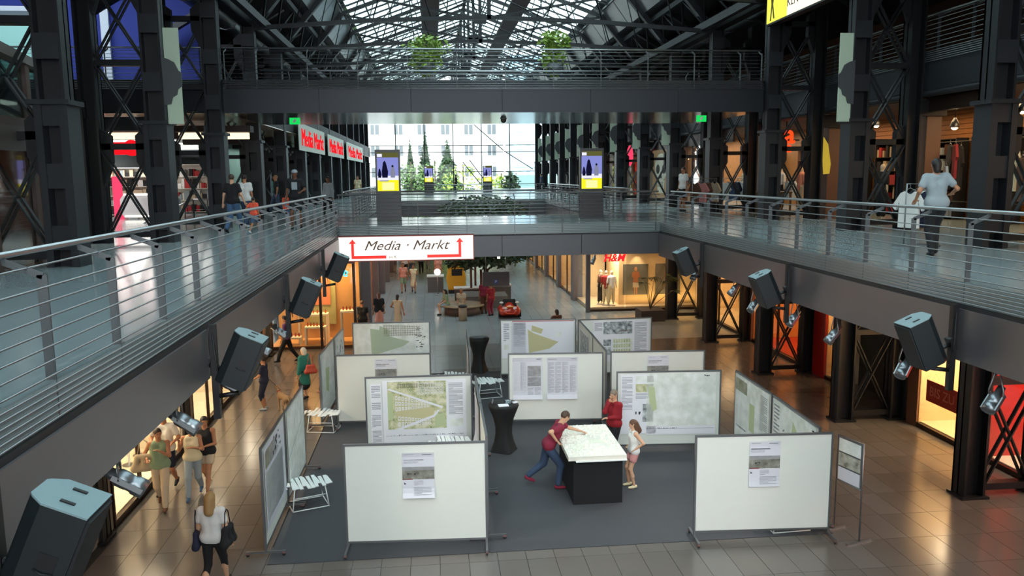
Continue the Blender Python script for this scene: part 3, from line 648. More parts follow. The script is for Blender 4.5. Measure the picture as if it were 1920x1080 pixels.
g = MB().box((0, 0, .05), (.02, .09, .1), 0, Matrix.Rotation(.25, 3, 'Y')).build('sign_holder', ALU); tag(g, 'small upright card holder on the front bar table', 'sign').location = (BT.x-.26, BT.y+.05, 1.182)
# ---- city model on black plinth
MD = thing('city_model', 'large white architectural city model on a black draped plinth', 'model', (3.2, 16.0, .012))
MB().bb(-.50, -.85, 0, .50, .95, .93).build('plinth', mat('black drape', '0d0d10', .85, 0, .2, 4, .3), MD)
MB().bb(-.47, -.98, .93, .56, 1.0, .955).build('base_board', STW, MD)
MB().bb(-.62, -.95, .955, .56, 1.05, 1.04).build('model_slab', mat('model white', 'dcd6ca', .7), MD)
mb_ = MB(); R_ = random.Random(5)
for _ in range(900):
    x, y = R_.uniform(-.58, .52), R_.uniform(-.9, 1.0)
    if abs(x+y*.5-.1) < .07 or (abs(x-.1) < .16 and abs(y) < .25 and R_.random() < .8): continue
    a, b_, h_ = R_.uniform(.012, .045), R_.uniform(.012, .03), R_.uniform(.008, .028)
    mb_.bb(x-a/2, y-b_/2, 1.04, x+a/2, y+b_/2, 1.04+h_)
mb_.build('model_houses', mat('model blocks', 'f0ece2', .7), MD, kind='stuff')
MB().ell((.12, -.05, 1.042), (.16, .10, .012), 14, 6).ell((-.35, -.4, 1.042), (.14, .2, .01), 14, 6).build('model_park', mat('model park', 'dcdcc8', .8), MD)
# ================================================================ SPEAKERS AND SPOTLIGHTS
SPK = mat('speaker cabinet', '0a1317', .55, 0, .1, 30); SPT = mat('speaker top painted skylit', '74888c', .45, 0, .05, 40); GRI = mat('speaker grille', '17191c', .6, .2)  # speaker top: skylight falling on it painted in as paler blue-grey
def speaker(label, x, y, z, s_, tilt, pole=True):
    """s_: +1 front faces +X"""
    W, D_, Hh = .38, .38, .66
    t_ = thing('loudspeaker', label, 'loudspeaker', (x, y, z), 0, None)
    R_ = Matrix.Rotation(s_*tilt, 3, 'Y') @ Matrix.Rotation(0 if s_ > 0 else PI, 3, 'Z')
    out = [(D_/2, -W/2), (D_/2, W/2), (-.09, W/2), (-D_/2+.02, W*.34), (-D_/2, W*.27), (-D_/2, -W*.27), (-D_/2+.02, -W*.34), (-.09, -W/2)]
    def rb(m_, nm, mt, par=t_):
        m_.v = [tuple(R_ @ Vector(v)) for v in m_.v]; return m_.build(nm, mt, par)
    rb(MB().prism(out, -Hh/2, Hh/2, 'z'), 'cabinet', SPK)
    rb(MB().prism([(a*1.005, b*1.005) for a, b in out], Hh/2, Hh/2+.012, 'z'), 'top_plate', SPT)
    rb(MB().bb(D_/2, -W/2+.015, -Hh/2+.02, D_/2+.02, W/2-.015, Hh/2-.02), 'grille', GRI)
    for v in (-.09, .09): rb(MB().bb(-.02, v-.012, Hh/2+.012, .07, v+.012, Hh/2+.022), 'rigging_slot', BLACK)
    hd = rb(MB().bb(-.0, -W/2-.004, -.06, .12, -W/2+.004, .05), 'handle', BLACK); rb(MB().tube([(0, -W/2-.008, -.065), (.06, -W/2-.02, -.075), (.12, -W/2-.008, -.065)], .006, 6), 'handle_lip', GRI, hd)
    rb(MB().tube([(-D_/2, 0, -.2), (-D_/2-.16, 0, -.22)], .03, 8).bb(-D_/2-.2, -.06, -.3, -D_/2-.14, .06, -.12), 'bracket', BLACK)
    return t_
def spole(label, x, y, s_):
    t_ = thing('mounting_pole', label, 'pole', (x, y, 3.6)); MB().bb(-.04, -.04, 0, .04, .04, 1.2).build('tube', BLACK, t_)
    MB().tube([(0, 0, .28), (s_*.28, 0, .32)], .03, 8).build('arm', BLACK, t_); MB().tube([(0, -.05, 1.1), (s_*.05, -.12, .7), (s_*.1, -.1, .4)], .008, 5).build('cable', BLACK, t_)
for k, y in enumerate((5.0, 10.1, 15.25, 20.4)):
    wl = ['nearest the camera, cut by the frame edge', 'second from the camera', 'third from the camera', 'overlapping the shop sign'][k]
    speaker('dark loudspeaker on the left gallery edge, '+wl, -2.42 if k else -2.42, y, 4.35 if k else 4.34, 1, math.radians(24), True); spole('black pole holding the left loudspeaker, %s from the camera' % ORD[k], XL+.12, y, 1)
for k, y in enumerate((10.1, 15.25, 20.4)):
    speaker('dark loudspeaker on the right gallery edge, %s from the camera' % ORD[k], 6.62, y, 4.30, -1, math.radians(24)); spole('black pole holding the right loudspeaker, %s from the camera' % ORD[k], XR-.12, y, -1)
CANM = mat('polished spotlight can', '8d9297', .36, .85); LENS = emis('spotlight lens', 'fff3dd', 14.); LENSO = mat('spotlight lens off', 'b9c4cc', .15, .6)
TG = (2.2, 17.5, .8)
def can(label, x, y, z, to, power=0., lit=True, L=.46, r=.085):
    d = (Vector(to)-Vector((x, y, z))).normalized(); t_ = thing('spotlight', label, 'spotlight', (x, y, z))
    a = d.cross(Vector((0, 0, 1))).normalized(); u = a.cross(d)
    R_ = Matrix((a, u, d)).transposed()
    MB().lathe([(.01, -L*.45), (r*.62, -L*.42), (r*.66, -L*.12), (r, -L*.02), (r, L*.18), (r*.93, L*.2), (r*.93, L*.3), (r*1.08, L*.34), (r*1.08, L*.55), (r*.95, L*.55), (r*.95, L*.5)], (0, 0, 0), 18, 0, R_).build('can', CANM, t_)
    MB().lathe([(.001, L*.49), (r*.94, L*.49), (.001, L*.495)], (0, 0, 0), 16, 0, R_).build('lens', LENS if lit else LENSO, t_)
    for s_ in (-1, 1): MB().beam(a*s_*r*1.15-d*L*.15, a*s_*r*1.15+d*L*.5, .02, .05, 0, u).build('guide_rail', ALU, t_)
    top = Vector((0, 0, max(.15, ZC-z)))
    MB().tube([a*r*1.2, a*r*1.2+Vector((0, 0, .1)), top], .012, 6).tube([-a*r*1.2, -a*r*1.2+Vector((0, 0, .1)), top], .012, 6).build('yoke', ALU, t_)
    if power:
        q = Vector((x, y, z))+d*(L*.62); light('SPOT', q, power, (1, .95, .86), .06, None, to, 62, .7)
LP = [(-2.95, 9.26, 3.86, 'under the left gallery edge beside the walking group'), (-2.95, 7.46, 3.85, 'under the left gallery edge nearest the camera'), (-2.95, 15.29, 3.72, 'under the left gallery above the man in purple'), (-2.95, 11.34, 3.74, 'below the second left loudspeaker'), (-2.95, 13.66, 3.75, 'behind the second left loudspeaker'), (-2.95, 17.9, 3.9, 'below the third left loudspeaker')]
for k, (x, y, z, s_) in enumerate(LP): can('silver spotlight '+s_, x, y, z, (x+3.2, y+.2+.6*(k % 2), z-2.4), 200, True, .46 if k < 2 else .34, .085 if k < 2 else .07)
RP = [(7.25, 17.31, 3.65, 'below the middle right loudspeaker'), (7.25, 15.3, 3.7, 'right of the middle right loudspeaker'), (7.25, 13.66, 3.69, 'in front of the red shop wall'), (7.25, 11.45, 3.62, 'below the nearest right loudspeaker'), (7.25, 9.44, 3.67, 'before the red display window'), (7.25, 18.5, 3.85, 'before the gold lit window'), (7.25, 21.4, 3.86, 'below the farthest right loudspeaker')]
for k, (x, y, z, s_) in enumerate(RP): can('silver spotlight '+s_, x, y, z, (x-2.4, y-1.5+.6*(k % 3), z-2.7), 200, k != 4, .4, .08)
can('lit spotlight before the fashion shop pillar', 7.35, 36.0, 2.75, (6.0, 35.0, 0), 120)
# ================================================================ SHOPS
CREAM = mat('cream render', 'e2c79a', .7, 0, .05, 1.); REDP = mat('red lacquer panel', 'a81c12', .25, 0, .05, 1.); BROWN = mat('brown pillar cladding', '6e4a36', .45, 0, .1, 2.)
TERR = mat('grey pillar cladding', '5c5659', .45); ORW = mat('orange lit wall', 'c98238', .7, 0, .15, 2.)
SHG = glass('shop window glass', (.93, .93, .92), .12); FRA = mat('bronze window frame', '3a2a22', .35, .6); SHF = mat('shop floor light', 'cdb894', .3); BEIGE = mat('beige stone panel', '86796c', .5, 0, .06, 1.5)
nwin = [3]
def shopwin(x, s_, y0, y1, backm, depth=1.5, plinth=SHF, power=90, col=WARM, z1=3.45, mull=2, label=None, back=True, lz=3.3):
    """window bay in the plane X=x, opening towards -s_ (the hall side); the bay lies on the +s_ side"""
    n_ = 'window_%d' % nwin[0]; nwin[0] += 1
    r = struct(n_, MB().bb(x, y0, z1, x+s_*.25, y1, ZC, 0).bb(x, y0, 0, x+s_*.10, y1, .12, 0), [FRA], label)
    MB().bb(x+s_*.1, y0, 0, x+s_*depth, y1, .14).build('display_floor', plinth, r)
    if back: MB().bb(x+s_*depth, y0, 0, x+s_*(depth+.1), y1, ZC).build('back_wall', backm, r)
    for y in (y0, y1): MB().bb(x+s_*.05, y-.03, 0, x+s_*depth, y+.03, ZC).build('side_wall', backm, r)
    MB().bb(x+s_*.1, y0, z1+.2, x+s_*depth, y1, z1+.25).build('display_ceiling', CREAM, r)
    for k in range(mull):
        a, b_ = y0+(y1-y0)*k/mull, y0+(y1-y0)*(k+1)/mull
        MB().bb(x+s_*.02, a+.03, .12, x+s_*.035, b_-.03, z1).build('pane', SHG, r)
        MB().bb(x-s_*.01, a-.03, 0, x+s_*.06, a+.03, z1).build('mullion', FRA, r)
    if power: power *= 1.2; light('AREA', (x+s_*depth*.55, (y0+y1)/2, lz), power, col, depth*.6, (y1-y0)*.8)
    return r
# ---- right, ground floor
shopwin(12.45, 1, 9.0, 16.4, REDP, 1.6, mat('white shop floor', 'e6dac0', .35), 520, WARMW, label='red display window at the right edge')
shopwin(12.45, 1, 16.75, 19.05, CREAM, 1.7, SHF, 330, (1, .80, .52), mull=1, label='cream empty display window')
shopwin(12.45, 1, 23.3, 24.0, CREAM, 1.2, SHF, 55, WARM, mull=1)
shopwin(12.45, 1, 25.3, 29.9, ORW, 3.5, REDP, 230, WARM, mull=2, label='orange lit shop with red carpet')
shopwin(12.45, 1, 30.4, 36.9, CREAM, 2.2, SHF, 230, WARM, mull=2, label='gold lit display window')
struct('wall_right', MB().bb(12.45, 19.05, 0, 12.75, 19.5, ZC, 0).bb(12.40, 29.9, 0, 12.7, 30.4, ZC, 0).bb(12.45, 16.4, 0, 12.7, 16.75, ZC), [BROWN])
struct('wall_right', MB().bb(12.42, 24.0, 0, 12.7, 25.3, ZC, 0), [REDP])
struct('wall_right', MB().bb(13.2, 19.5, 0, 13.3, 23.3, ZC, 0), [mat('dark shutter', '262120', .5)])
dg = thing('shutter_door', 'dark closed double door in the unlit recess on the right', 'door', (13.15, 21.3, 0)); 
for q in (-1, 0): MB().bb(-.03, q*1.4+.02, 0, .03, q*1.4+1.38, 2.7).build('door_leaf', mat('dark door leaf', '1b1817', .4), dg)
MB().bb(-.05, -1.5, 2.7, .05, 1.5, 2.85).build('door_head', FRA, dg)
p = atx(1768, 743, 12.4)
s_ = thing('window_band', 'red band with white lettering on the cream display window', 'sign', (12.38, p.y, p.z)); MB().bb(-.01, -.9, -.27, .01, .62, .27).build('band', mat('red band', '9c2a18', .5), s_)
text('BIS ZU', .34, (-.014, 0, 0), (PI/2, 0, -PI/2), mat('faded red lettering', 'c4735c', .6), 'lettering', s_, .002)
p = atx(1880, 720, 13.9)
s_ = thing('percent_sign', 'large white lettering high on the red display wall', 'sign', (13.9, p.y-.2, p.z+.1)); text('%', 1.5, (0, .6, 0), (PI/2, 0, -PI/2), mat('white lettering', 'f4ead8', .5, em=.6), 'lettering', s_, .03)
# ---- right, fashion shop facing the camera
YF = 37.7; nm = 'window_%d' % nwin[0]; nwin[0] += 1
r = struct(nm, MB().bb(7.45, YF, 3.0, 13.4, YF+.2, ZC).bb(7.35, YF, 3.0, 7.6, 41.3, ZC).bb(7.45, YF, 0, 13.4, YF+.1, .1), [FRA], 'corner window of the fashion shop')
CRW = mat('fashion shop cream wall', 'd8b684', .7)
MB().bb(7.5, YF+.1, 0, 13.4, YF+1.2, .2).build('display_floor', SHF, r); MB().bb(9.2, YF+.75, 0, 13.4, YF+.85, ZC).build('back_wall', CRW, r)
MB().bb(7.5, YF+1.2, 0, 9.2, 41.3, .2).build('display_floor', SHF, r); MB().bb(9.1, YF+.75, 0, 9.2, 41.3, ZC).build('back_wall', CRW, r)
MB().bb(7.52, YF+.02, .1, 9.2, YF+.04, 3.0).build('pane', SHG, r); MB().bb(9.3, YF+.02, .1, 13.3, YF+.04, 3.0).build('pane', SHG, r); MB().bb(7.42, YF+.1, .1, 7.44, 41.2, 3.0).build('pane', SHG, r)
light('AREA', (8.4, 38.8, 2.9), 260, WARMW, 1.2, 2.2); light('AREA', (11.3, 38.0, .35), 30, (1, .7, .3), 3.6, .1, (11.3, 38.5, 2)); light('SPOT', (10.0, 38.0, 2.95), 60, (1, .85, .6), .05, None, (10.0, 38.42, 1.9), 60); light('SPOT', (12.3, 38.0, 2.95), 50, (1, .85, .6), .05, None, (12.3, 38.42, 1.9), 60)
light('AREA', (11.3, 36.9, 3.6), 60, WARM, 3.5, .6, (11.3, 38.4, 1.2))
for k, (xa, xb, za, zb) in enumerate(((9.31, 10.57, .68, 2.2), (10.95, 12.2, .68, 2.2))):
    t_ = thing('wall_picture', ['photo of a summer-dressed figure on the cream wall, left', 'photo on the cream wall partly behind the steel column, right'][k], 'picture', ((xa+xb)/2, YF+.71, (za+zb)/2)); h_ = (xb-xa)/2; v_ = (zb-za)/2
    MB().bb(-h_, -.02, -v_, h_, .03, v_).build('canvas', mat('picture backdrop', '5f5a4c', .6, 0, .35, 2.2), t_)
    f_ = MB(); f_.ell((0, -.022, .52), (.08, .004, .11), 10, 6, 0).prism([(-.16, .4), (.16, .4), (.24, .1), (.12, .1), (.13, -.15), (-.13, -.15), (-.12, .1), (-.2, .12)], -.026, -.021, 'y', 1).prism([(-.14, -.15), (.14, -.15), (.17, -.4), (-.14, -.4)], -.026, -.021, 'y', 2).prism([(-.08, -.4), (-.01, -.4), (-.03, -.72), (-.07, -.72)], -.026, -.021, 'y', 0).prism([(.02, -.4), (.1, -.4), (.08, -.72), (.04, -.72)], -.026, -.021, 'y', 0)
    f_.build('printed_figure', [mat('print skin', 'b5774c', .6), mat('print orange top', '9a5a30', .6), mat('print light shorts', 'b8a288', .6)], t_)
s_ = thing('shop_sign', 'red slanted fashion shop lettering above the window', 'sign', (8.62, YF-.25, 2.62)); text('H&M', .5, (0, 0, 0), (PI/2, 0, 0), emis('red neon', 'ff1a22', 2.2), 'lettering', s_, .03, .3, sx=.95, off=.012)
MB().tube([(-.4, .1, 0), (-.4, .25, 0)], .012).tube([(.4, .1, 0), (.4, .25, 0)], .012).build('bracket', STEEL, s_)
for k, y in enumerate((41.5, 46.6, 51.8, 56.9, 62.1)):
    struct('wall_right', MB().bb(7.3, y-.35, 0, 7.8, y+.35, ZC), [TERR]); 
    if k < 4: shopwin(7.45, 1, y+.4, y+4.75, CREAM, 1.6, SHF, 110, (1, .72, .42), mull=2)
struct('wall_right', MB().bb(7.3, 37.5, 0, 7.5, 37.7, ZC).bb(13.3, 36.9, 0, 13.5, 38.6, ZC), [TERR])
# ---- left, ground floor
WH = mat('white display back', 'e8dcc4', .6)
for k, (a, b_) in enumerate(((15.2, 19.45), (20.4, 24.6), (25.5, 30.7))):
    shopwin(-6.15, -1, a, b_, WH, 1.4, mat('white shop floor', 'e6dac0', .35), (330, 200, 220)[k], (1, .86, .64), mull=3)
struct('wall_left', MB().bb(-6.3, 8, 0, -6.18, 15.2, ZC).bb(-6.3, 19.45, 0, -6.15, 20.4, ZC).bb(-6.3, 24.6, 0, -6.15, 25.5, ZC), [BEIGE])
# perfumery facing the camera, left rear
YP = 31.0; nm = 'window_%d' % nwin[0]; nwin[0] += 1
r = struct(nm, MB().bb(-6.3, YP, 3.3, -3.0, YP+.25, ZC).bb(-6.3, YP, 0, -3.0, YP+.1, .1), [mat('bronze header', '5b3a26', .3, .5)], 'perfumery window facing the hall')
MB().bb(-6.3, YP+.1, 0, -3.0, YP+1.6, .12).build('display_floor', mat('warm wood floor', 'd09a5c', .4), r); MB().bb(-6.3, YP+1.6, 0, -3.0, YP+1.7, ZC).build('back_wall', mat('tan back wall', 'b5864f', .7), r); MB().bb(-6.3, YP+1.6, 3.5, -3, YP+.1, 3.55).build('display_ceiling', CREAM, r)
for k in range(2): MB().bb(-6.2+k*1.9, YP+.02, .1, -4.4+k*1.45, YP+.035, 3.3).build('pane', SHG, r)
for x in (-6.25, -4.35, -3.05): MB().bb(x-.05, YP-.03, 0, x+.05, YP+.06, 3.3).build('mullion', FRA, r)
light('AREA', (-4.7, YP+.7, 3.4), 210, (1, .66, .3), 2.8, .8)
for k, (xa, xb, mm) in enumerate(((-5.0, -3.95, mat('olive panel', '9b9560', .6)), (-4.8, -4.15, mat('salmon panel', 'c2704a', .6)))):
    tag(MB().bb(xa, YP+1.5-k*.04, (.7, 1.5)[k], xb, YP+1.55-k*.04, (3.2, 2.9)[k]).build('wall_hanging', mm), ['tall olive panel at the back of the perfumery window', 'salmon coloured panel on the olive one in the perfumery window'][k], 'panel')
def table_display(label, x, y, w_, d_, h_, n, colr, z=.12):
    t_ = thing('display_table', label, 'table', (x, y, z)); WT = mat('white display table', 'efdfc2', .5)
    MB().bb(-w_/2, -d_/2, h_-.07, w_/2, d_/2, h_).build('table_top', WT, t_)
    for s1 in (-1, 1): MB().bb(s1*w_/2-s1*.06, -d_/2, 0, s1*w_/2, d_/2, h_-.07).build('side_panel', WT, t_)
    for k in range(n):
        b_ = MB().bb(-.03, -.03, 0, .03, .03, .11, 0).bb(-.012, -.012, .11, .012, .012, .15, 1).build('perfume_bottle', [colr, BLACK]); b_.location = (x-w_/2+.1+(w_-.2)*k/max(1, n-1), y, z+h_); tag(b_, 'small bottle, %s from the left on the %s' % (ORD[k], label), 'bottle', 'perfume bottles in the window')
BTL = mat('amber bottle', 'b5542a', .2)
table_display('tall white perfumery table', -4.75, YP+.8, 1.15, .5, 1.15, 7, BTL); table_display('lower white perfumery table', -4.62, YP+.35, .8, .4, .72, 6, BTL)
table_display('low white perfumery plinth', -5.55, YP+.4, .75, .4, .32, 5, mat('red bottle', 'a4281c', .3)); table_display('right white perfumery shelf', -3.35, YP+.5, .6, .5, 1.3, 4, mat('red bottle', 'a4281c', .3))
s_ = thing('neon_sign', 'glowing cyan script sign above the perfumery window', 'sign', (-3.75, YP-.5, 3.0)); CYN = emis('cyan neon', '38dcff', 2.0)
for q in range(5): MB().tube([(-.42+q*.2, 0, -.1), (-.36+q*.2, 0, .12), (-.28+q*.2, 0, .05), (-.30+q*.2, 0, -.12), (-.42+q*.2, 0, -.1)], .028, 6).build('neon_stroke', CYN, s_)
MB().bb(-.5, .02, -.02, .5, .05, .02).build('mount_bar', STEEL, s_); MB().tube([(0, .03, 0), (0, .03, 1.0)], .012).build('hanger', STEEL, s_)
struct('wall_left', MB().bb(-3.15, YP+1.7, 0, -3.0, 33.6, ZC), [FRA])
for k, y in enumerate((35.4, 40.5, 45.7, 50.8, 56.0, 61.1)):
    struct('wall_left', MB().bb(-3.3, y-.35, 0, -2.75, y+.35, ZC), [TERR])
    if k < 5: shopwin(-3.0, -1, y+.4, y+4.75, ORW if k != 1 else REDP, 1.8, SHF, 110, (1, .62, .36), mull=2)
# items in the left ground displays
for k in range(6):
    x, y = -7.0, 15.7+k*.65; t_ = thing('display_bust', 'dressed display bust in the lit window behind the walking group, %s from the camera' % ORD[k], 'mannequin', (x, y, .14), PI/2)
    MB().lathe([(.14, 0), (.15, .02), (.02, .04), (.02, .9)], (0, 0, 0), 12).build('stand', ALU, t_); MB().ell((0, 0, 1.2), (.19, .12, .34), 12, 8).build('torso', mat(['grey knit', 'white shirt cloth', 'rust cloth', 'blue cloth'][k % 4], ['6b625c', 'd9d4cb', '8a4a34', '5c6b85'][k % 4], .9), t_)
# mannequins
MANQ = mat('mannequin skin', 'c9b49a', .4)
def mannequin(label, x, y, z, rz, top, bot, h=1.7):
    t_ = thing('mannequin', label, 'mannequin', (x, y, z), rz)
    P, F = sdf_mesh([rc((-.09, 0, .9), (-.1, .02, .08), .075, .04), rc((.09, 0, .9), (.12, -.05, .08), .075, .04), rc((0, 0, .95), (0, 0, 1.4), .12, .13), rc((-.17, 0, 1.4), (.17, 0, 1.4), .05, .05), rc((-.18, 0, 1.38), (-.26, .05, .85), .042, .028), rc((.18, 0, 1.38), (.28, -.06, .9), .042, .028), rc((0, 0, 1.45), (0, 0, 1.52), .05, .05), el((0, 0, 1.62), (.07, .09, .11))], .03, .04)
    MB().add(P, F, 0, True).build('body', MANQ, t_)
    P, F = sdf_mesh([rc((0, 0, .95), (0, 0, 1.38), .15, .15), rc((-.16, 0, 1.4), (.16, 0, 1.4), .07, .07), rc((-.18, 0, 1.38), (-.22, .02, 1.15), .065, .06), rc((.18, 0, 1.38), (.23, -.02, 1.15), .065, .06)], .03, .03); MB().add(P, F, 0, True).build('top', top, t_)
    P, F = sdf_mesh([rc((-.09, 0, .93), (-.1, .01, .2), .105, .075), rc((.09, 0, .93), (.12, -.04, .2), .105, .075), rc((-.05, 0, .97), (.05, 0, .97), .13, .13)], .03, .03); MB().add(P, F, 0, True).build('trousers', bot, t_)
    MB().lathe([(.0, 0), (.2, 0), (.2, .015), (0, .015)], (0, 0, 0), 16).build('base', ALU, t_)
CL = {n: mat('cloth '+n, c, .85) for n, c in dict(black='141417', navy='1d2238', white='d8d6d2', grey='8e979c', red='a02a2a', pink='c98a86', cream='d9c9a4', teal='1d6b60', purple='5d3a60', orange='e0553a', khaki='a8977c', green='7f9272', beige='b9a58c', blue='3c5878', jean='33435c', maroon='7d1b33', crim='8c1420', brown='5a3826', salmon='d08a76').items()}
mannequin('dark dressed mannequin in the corner window of the fashion shop', 8.25, 38.7, .2, -2.2, CL['brown'], CL['black']); mannequin('white dressed mannequin in the fashion shop window', 8.7, 38.25, .2, -2.8, CL['white'], CL['cream'])
mannequin('small mannequin with red top in the fashion shop window', 8.45, 38.35, .2, 2.8, CL['red'], CL['cream']); mannequin('mannequin in the gold lit window on the right', 13.4, 33.2, .14, 2.2, CL['cream'], CL['khaki']); mannequin('second mannequin in the gold lit window on the right', 13.6, 31.9, .14, 2.0, CL['white'], CL['beige'])
# shelves in the orange shop
def shelf(label, x, y, z, rz, w_, h_, n, cols, body=None, cat='shelf', seed=1):
    t_ = thing('shelf_unit', label, cat, (x, y, z), rz); body = body or mat('shelf white', 'd8d3c8', .5)
    MB().bb(-w_/2, .17, 0, w_/2, .2, h_).build('back_panel', body, t_)
    R_ = random.Random(seed)
    for k in range(n+1):
        zz = .08+(h_-.1)*k/n; MB().bb(-w_/2, -.2, zz-.02, w_/2, .17, zz).build('shelf_board', body, t_)
    pr = MB()
    for k in range(n):
        zz = .08+(h_-.1)*k/n; x_ = -w_/2+.03
        while x_ < w_/2-.1:
            ww = R_.uniform(.05, .22); hh = R_.uniform(.4, .85)*(h_-.1)/n
            if R_.random() < .85: pr.bb(x_, R_.uniform(-.18, -.08), zz, min(x_+ww, w_/2-.02), .1, zz+hh, R_.randrange(len(cols)))
            x_ += ww+.02
    pr.build('goods', cols, t_, kind='stuff')
    for s1 in (-1, 1): MB().bb(s1*w_/2-.02, -.2, 0, s1*w_/2+.02, .2, h_).build('side_panel', body, t_)
GW = [CL['white'], CL['grey'], CL['red'], CL['black'], CL['beige']]; GO = [CL['cream'], CL['orange'], CL['red'], CL['khaki']]
shelf('backlit shelf in the orange shop behind the second column', 15.6, 27.0, .14, -PI/2, 2.0, 3.0, 5, GO, mat('orange shelf', 'd99a4c', .5), seed=2); shelf('second backlit shelf in the orange shop', 15.6, 29.0, .14, -PI/2, 1.6, 3.0, 5, GO, _M['orange shelf'], seed=3)
tag(MB().prism([(-.8, 0), (.8, 0), (.5, .5), (-.8, .5)], 0, 1.2, 'x').build('display_podium', [REDP], None, (0, 0, 0)), 'red display podium in the orange shop', 'podium').location = (13.2, 26.8, .14)
# ================================================================ FIRST FLOOR
# media shop on the left
MW = mat('shop white wall', 'cfcfcf', .6); RDE = emis('red light box', 'ff1420', 1.3); STR = emis('fluorescent strip', 'fff6e6', 4.0)
struct('wall_left', MB().bb(-21.9, 26, ZF, -21.7, 84, ZS), [MW]); struct('wall_left', MB().bb(-22, 25.8, ZF, -10.6, 26, ZS), [mat('warm passage wall', '7a4c30', .6)]); struct('ceiling', MB().bb(-21.8, 26, 8.3, -10.6, 84, 8.4), [MW])
for k in range(7):
    st = MB(); y = 28+k*3.2; tag(MB().bb(-20.5, y-.12, 8.22, -11.2, y+.12, 8.29).build('ceiling_light', STR), 'long fluorescent ceiling strip in the electronics shop, %s from the camera' % ORD[k], 'light', 'shop ceiling strips')
for y in (29, 36, 44, 54): light('AREA', (-15.5, y, 8.1), 560, (1, .95, .92), 8, 2.5)
for k, (xa, xb, zz) in enumerate(((-10.2, -9.2, 8.02), (-8.6, -7.8, 7.98), (-7.3, -6.75, 7.98))):
    p = aty((630/3, 1010/3, 1275/3)[k], 255, 27.6); q_ = aty((805/3, 1140/3, 1400/3)[k], 255, 27.6)
    tag(MB().bb(p.x, 27.5, p.z-.10, q_.x, 27.7, p.z+.10).build('light_box', emis('warm strip box', 'ffe9c0', 1.6)), 'cream glowing light strip above the electronics shop entrance, %s from the left' % ORD[k], 'light')
    struct('trim', MB().bb(p.x-.1, 27.4, p.z+.12, q_.x+.1, 27.9, p.z+.32), [mat('dark lintel', '2e1d18', .5)])
p0, p1 = aty(198, 290, 29.0), aty(286, 264, 29.0); pc = aty(245, 273, 28.85)
s_ = thing('light_box_sign', 'glowing red band with a round disc above the shop entrance', 'sign', (p0.x, 29.0, p0.z)); MB().bb(0, 0, 0, p1.x-p0.x, .1, .42).build('band', RDE, s_)
MB().lathe([(.0, -.12), (.27, -.12), (.27, 0), (0, 0)], (pc.x-p0.x, 0, .22), 28, 0, Matrix.Rotation(-PI/2, 3, 'X')).build('disc', RDE, s_); MB().lathe([(.10, -.13), (.11, -.13), (.11, -.12), (.1, -.12)], (pc.x-p0.x, 0, .22), 20, 0, Matrix.Rotation(PI/2, 3, 'X')).build('ring', mat('dark red ring', '8c0a10', .5), s_)
p = aty(225, 405, 31.5); tag(MB().bb(p.x-.12, 31.3, ZF, p.x+.14, 31.55, 6.7).build('lit_pillar', emis('pink lit pillar', 'ff4a70', 1.1)), 'pink glowing pillar in the electronics shop', 'pillar')
for k, (px, py, Y_, w_) in enumerate(((262, 395, 34, 2.2), (215, 385, 38, 2.5), (300, 385, 39, 2.6), (345, 380, 36, 2.4), (375, 385, 41, 2.6), (240, 380, 45, 3.), (330, 380, 47, 3.), (400, 380, 44, 2.4))):
    q_ = aty(px, py, Y_); shelf('white goods shelf in the electronics shop, %s of the rows' % ORD[k], q_.x, Y_, ZF, .0, w_, 2.1 if k > 2 else 1.6, 4, GW, None, seed=k+10)
q_ = aty(268, 395, 30.6); t_ = thing('service_counter', 'white rounded service counter with light edges in the electronics shop', 'counter', (q_.x, 31.5, ZF)); MB().prism([(-.9, .1), (.9, .1), (1.0, .3), (1.0, .75), (.85, .95), (-.85, .95), (-1.0, .75), (-1.0, .3)], -.3, .3, 'y').build('counter_body', mat('counter grey', 'b7b9bd', .3), t_)
for z in (.12, .93): MB().bb(-.85, -.33, z-.03, .85, -.30, z+.03).build('light_edge', STR, t_)
# ramp rails before the shop
for k, (pa, pb) in enumerate((((330, 388), (362, 374)), ((362, 374), (415, 374)), ((240, 437), (290, 406)))):
    a, b_ = aty(*pa, 28.5), aty(*pb, 28.5); t_ = thing('handrail_ramp', ['sloping rail of the ramp beside the shop entrance', 'level grey rail at the ramp beside the shop entrance', 'diagonal ramp handrail behind the left columns'][k], 'railing', (0, 0, 0))
    MB().tube([a, b_], .03, 8).build('handrail', RAILM, t_)
    for j in range(4): MB().tube([a+Vector((0, 0, -.17*(j+1))), b_+Vector((0, 0, -.17*(j+1)))], .012, 5).build('rod', RODM, t_)
    for j in range(3): c = a.lerp(b_, j/2); MB().tube([c, (c.x, c.y, ZF)], .022, 6).build('post', POSTM, t_)
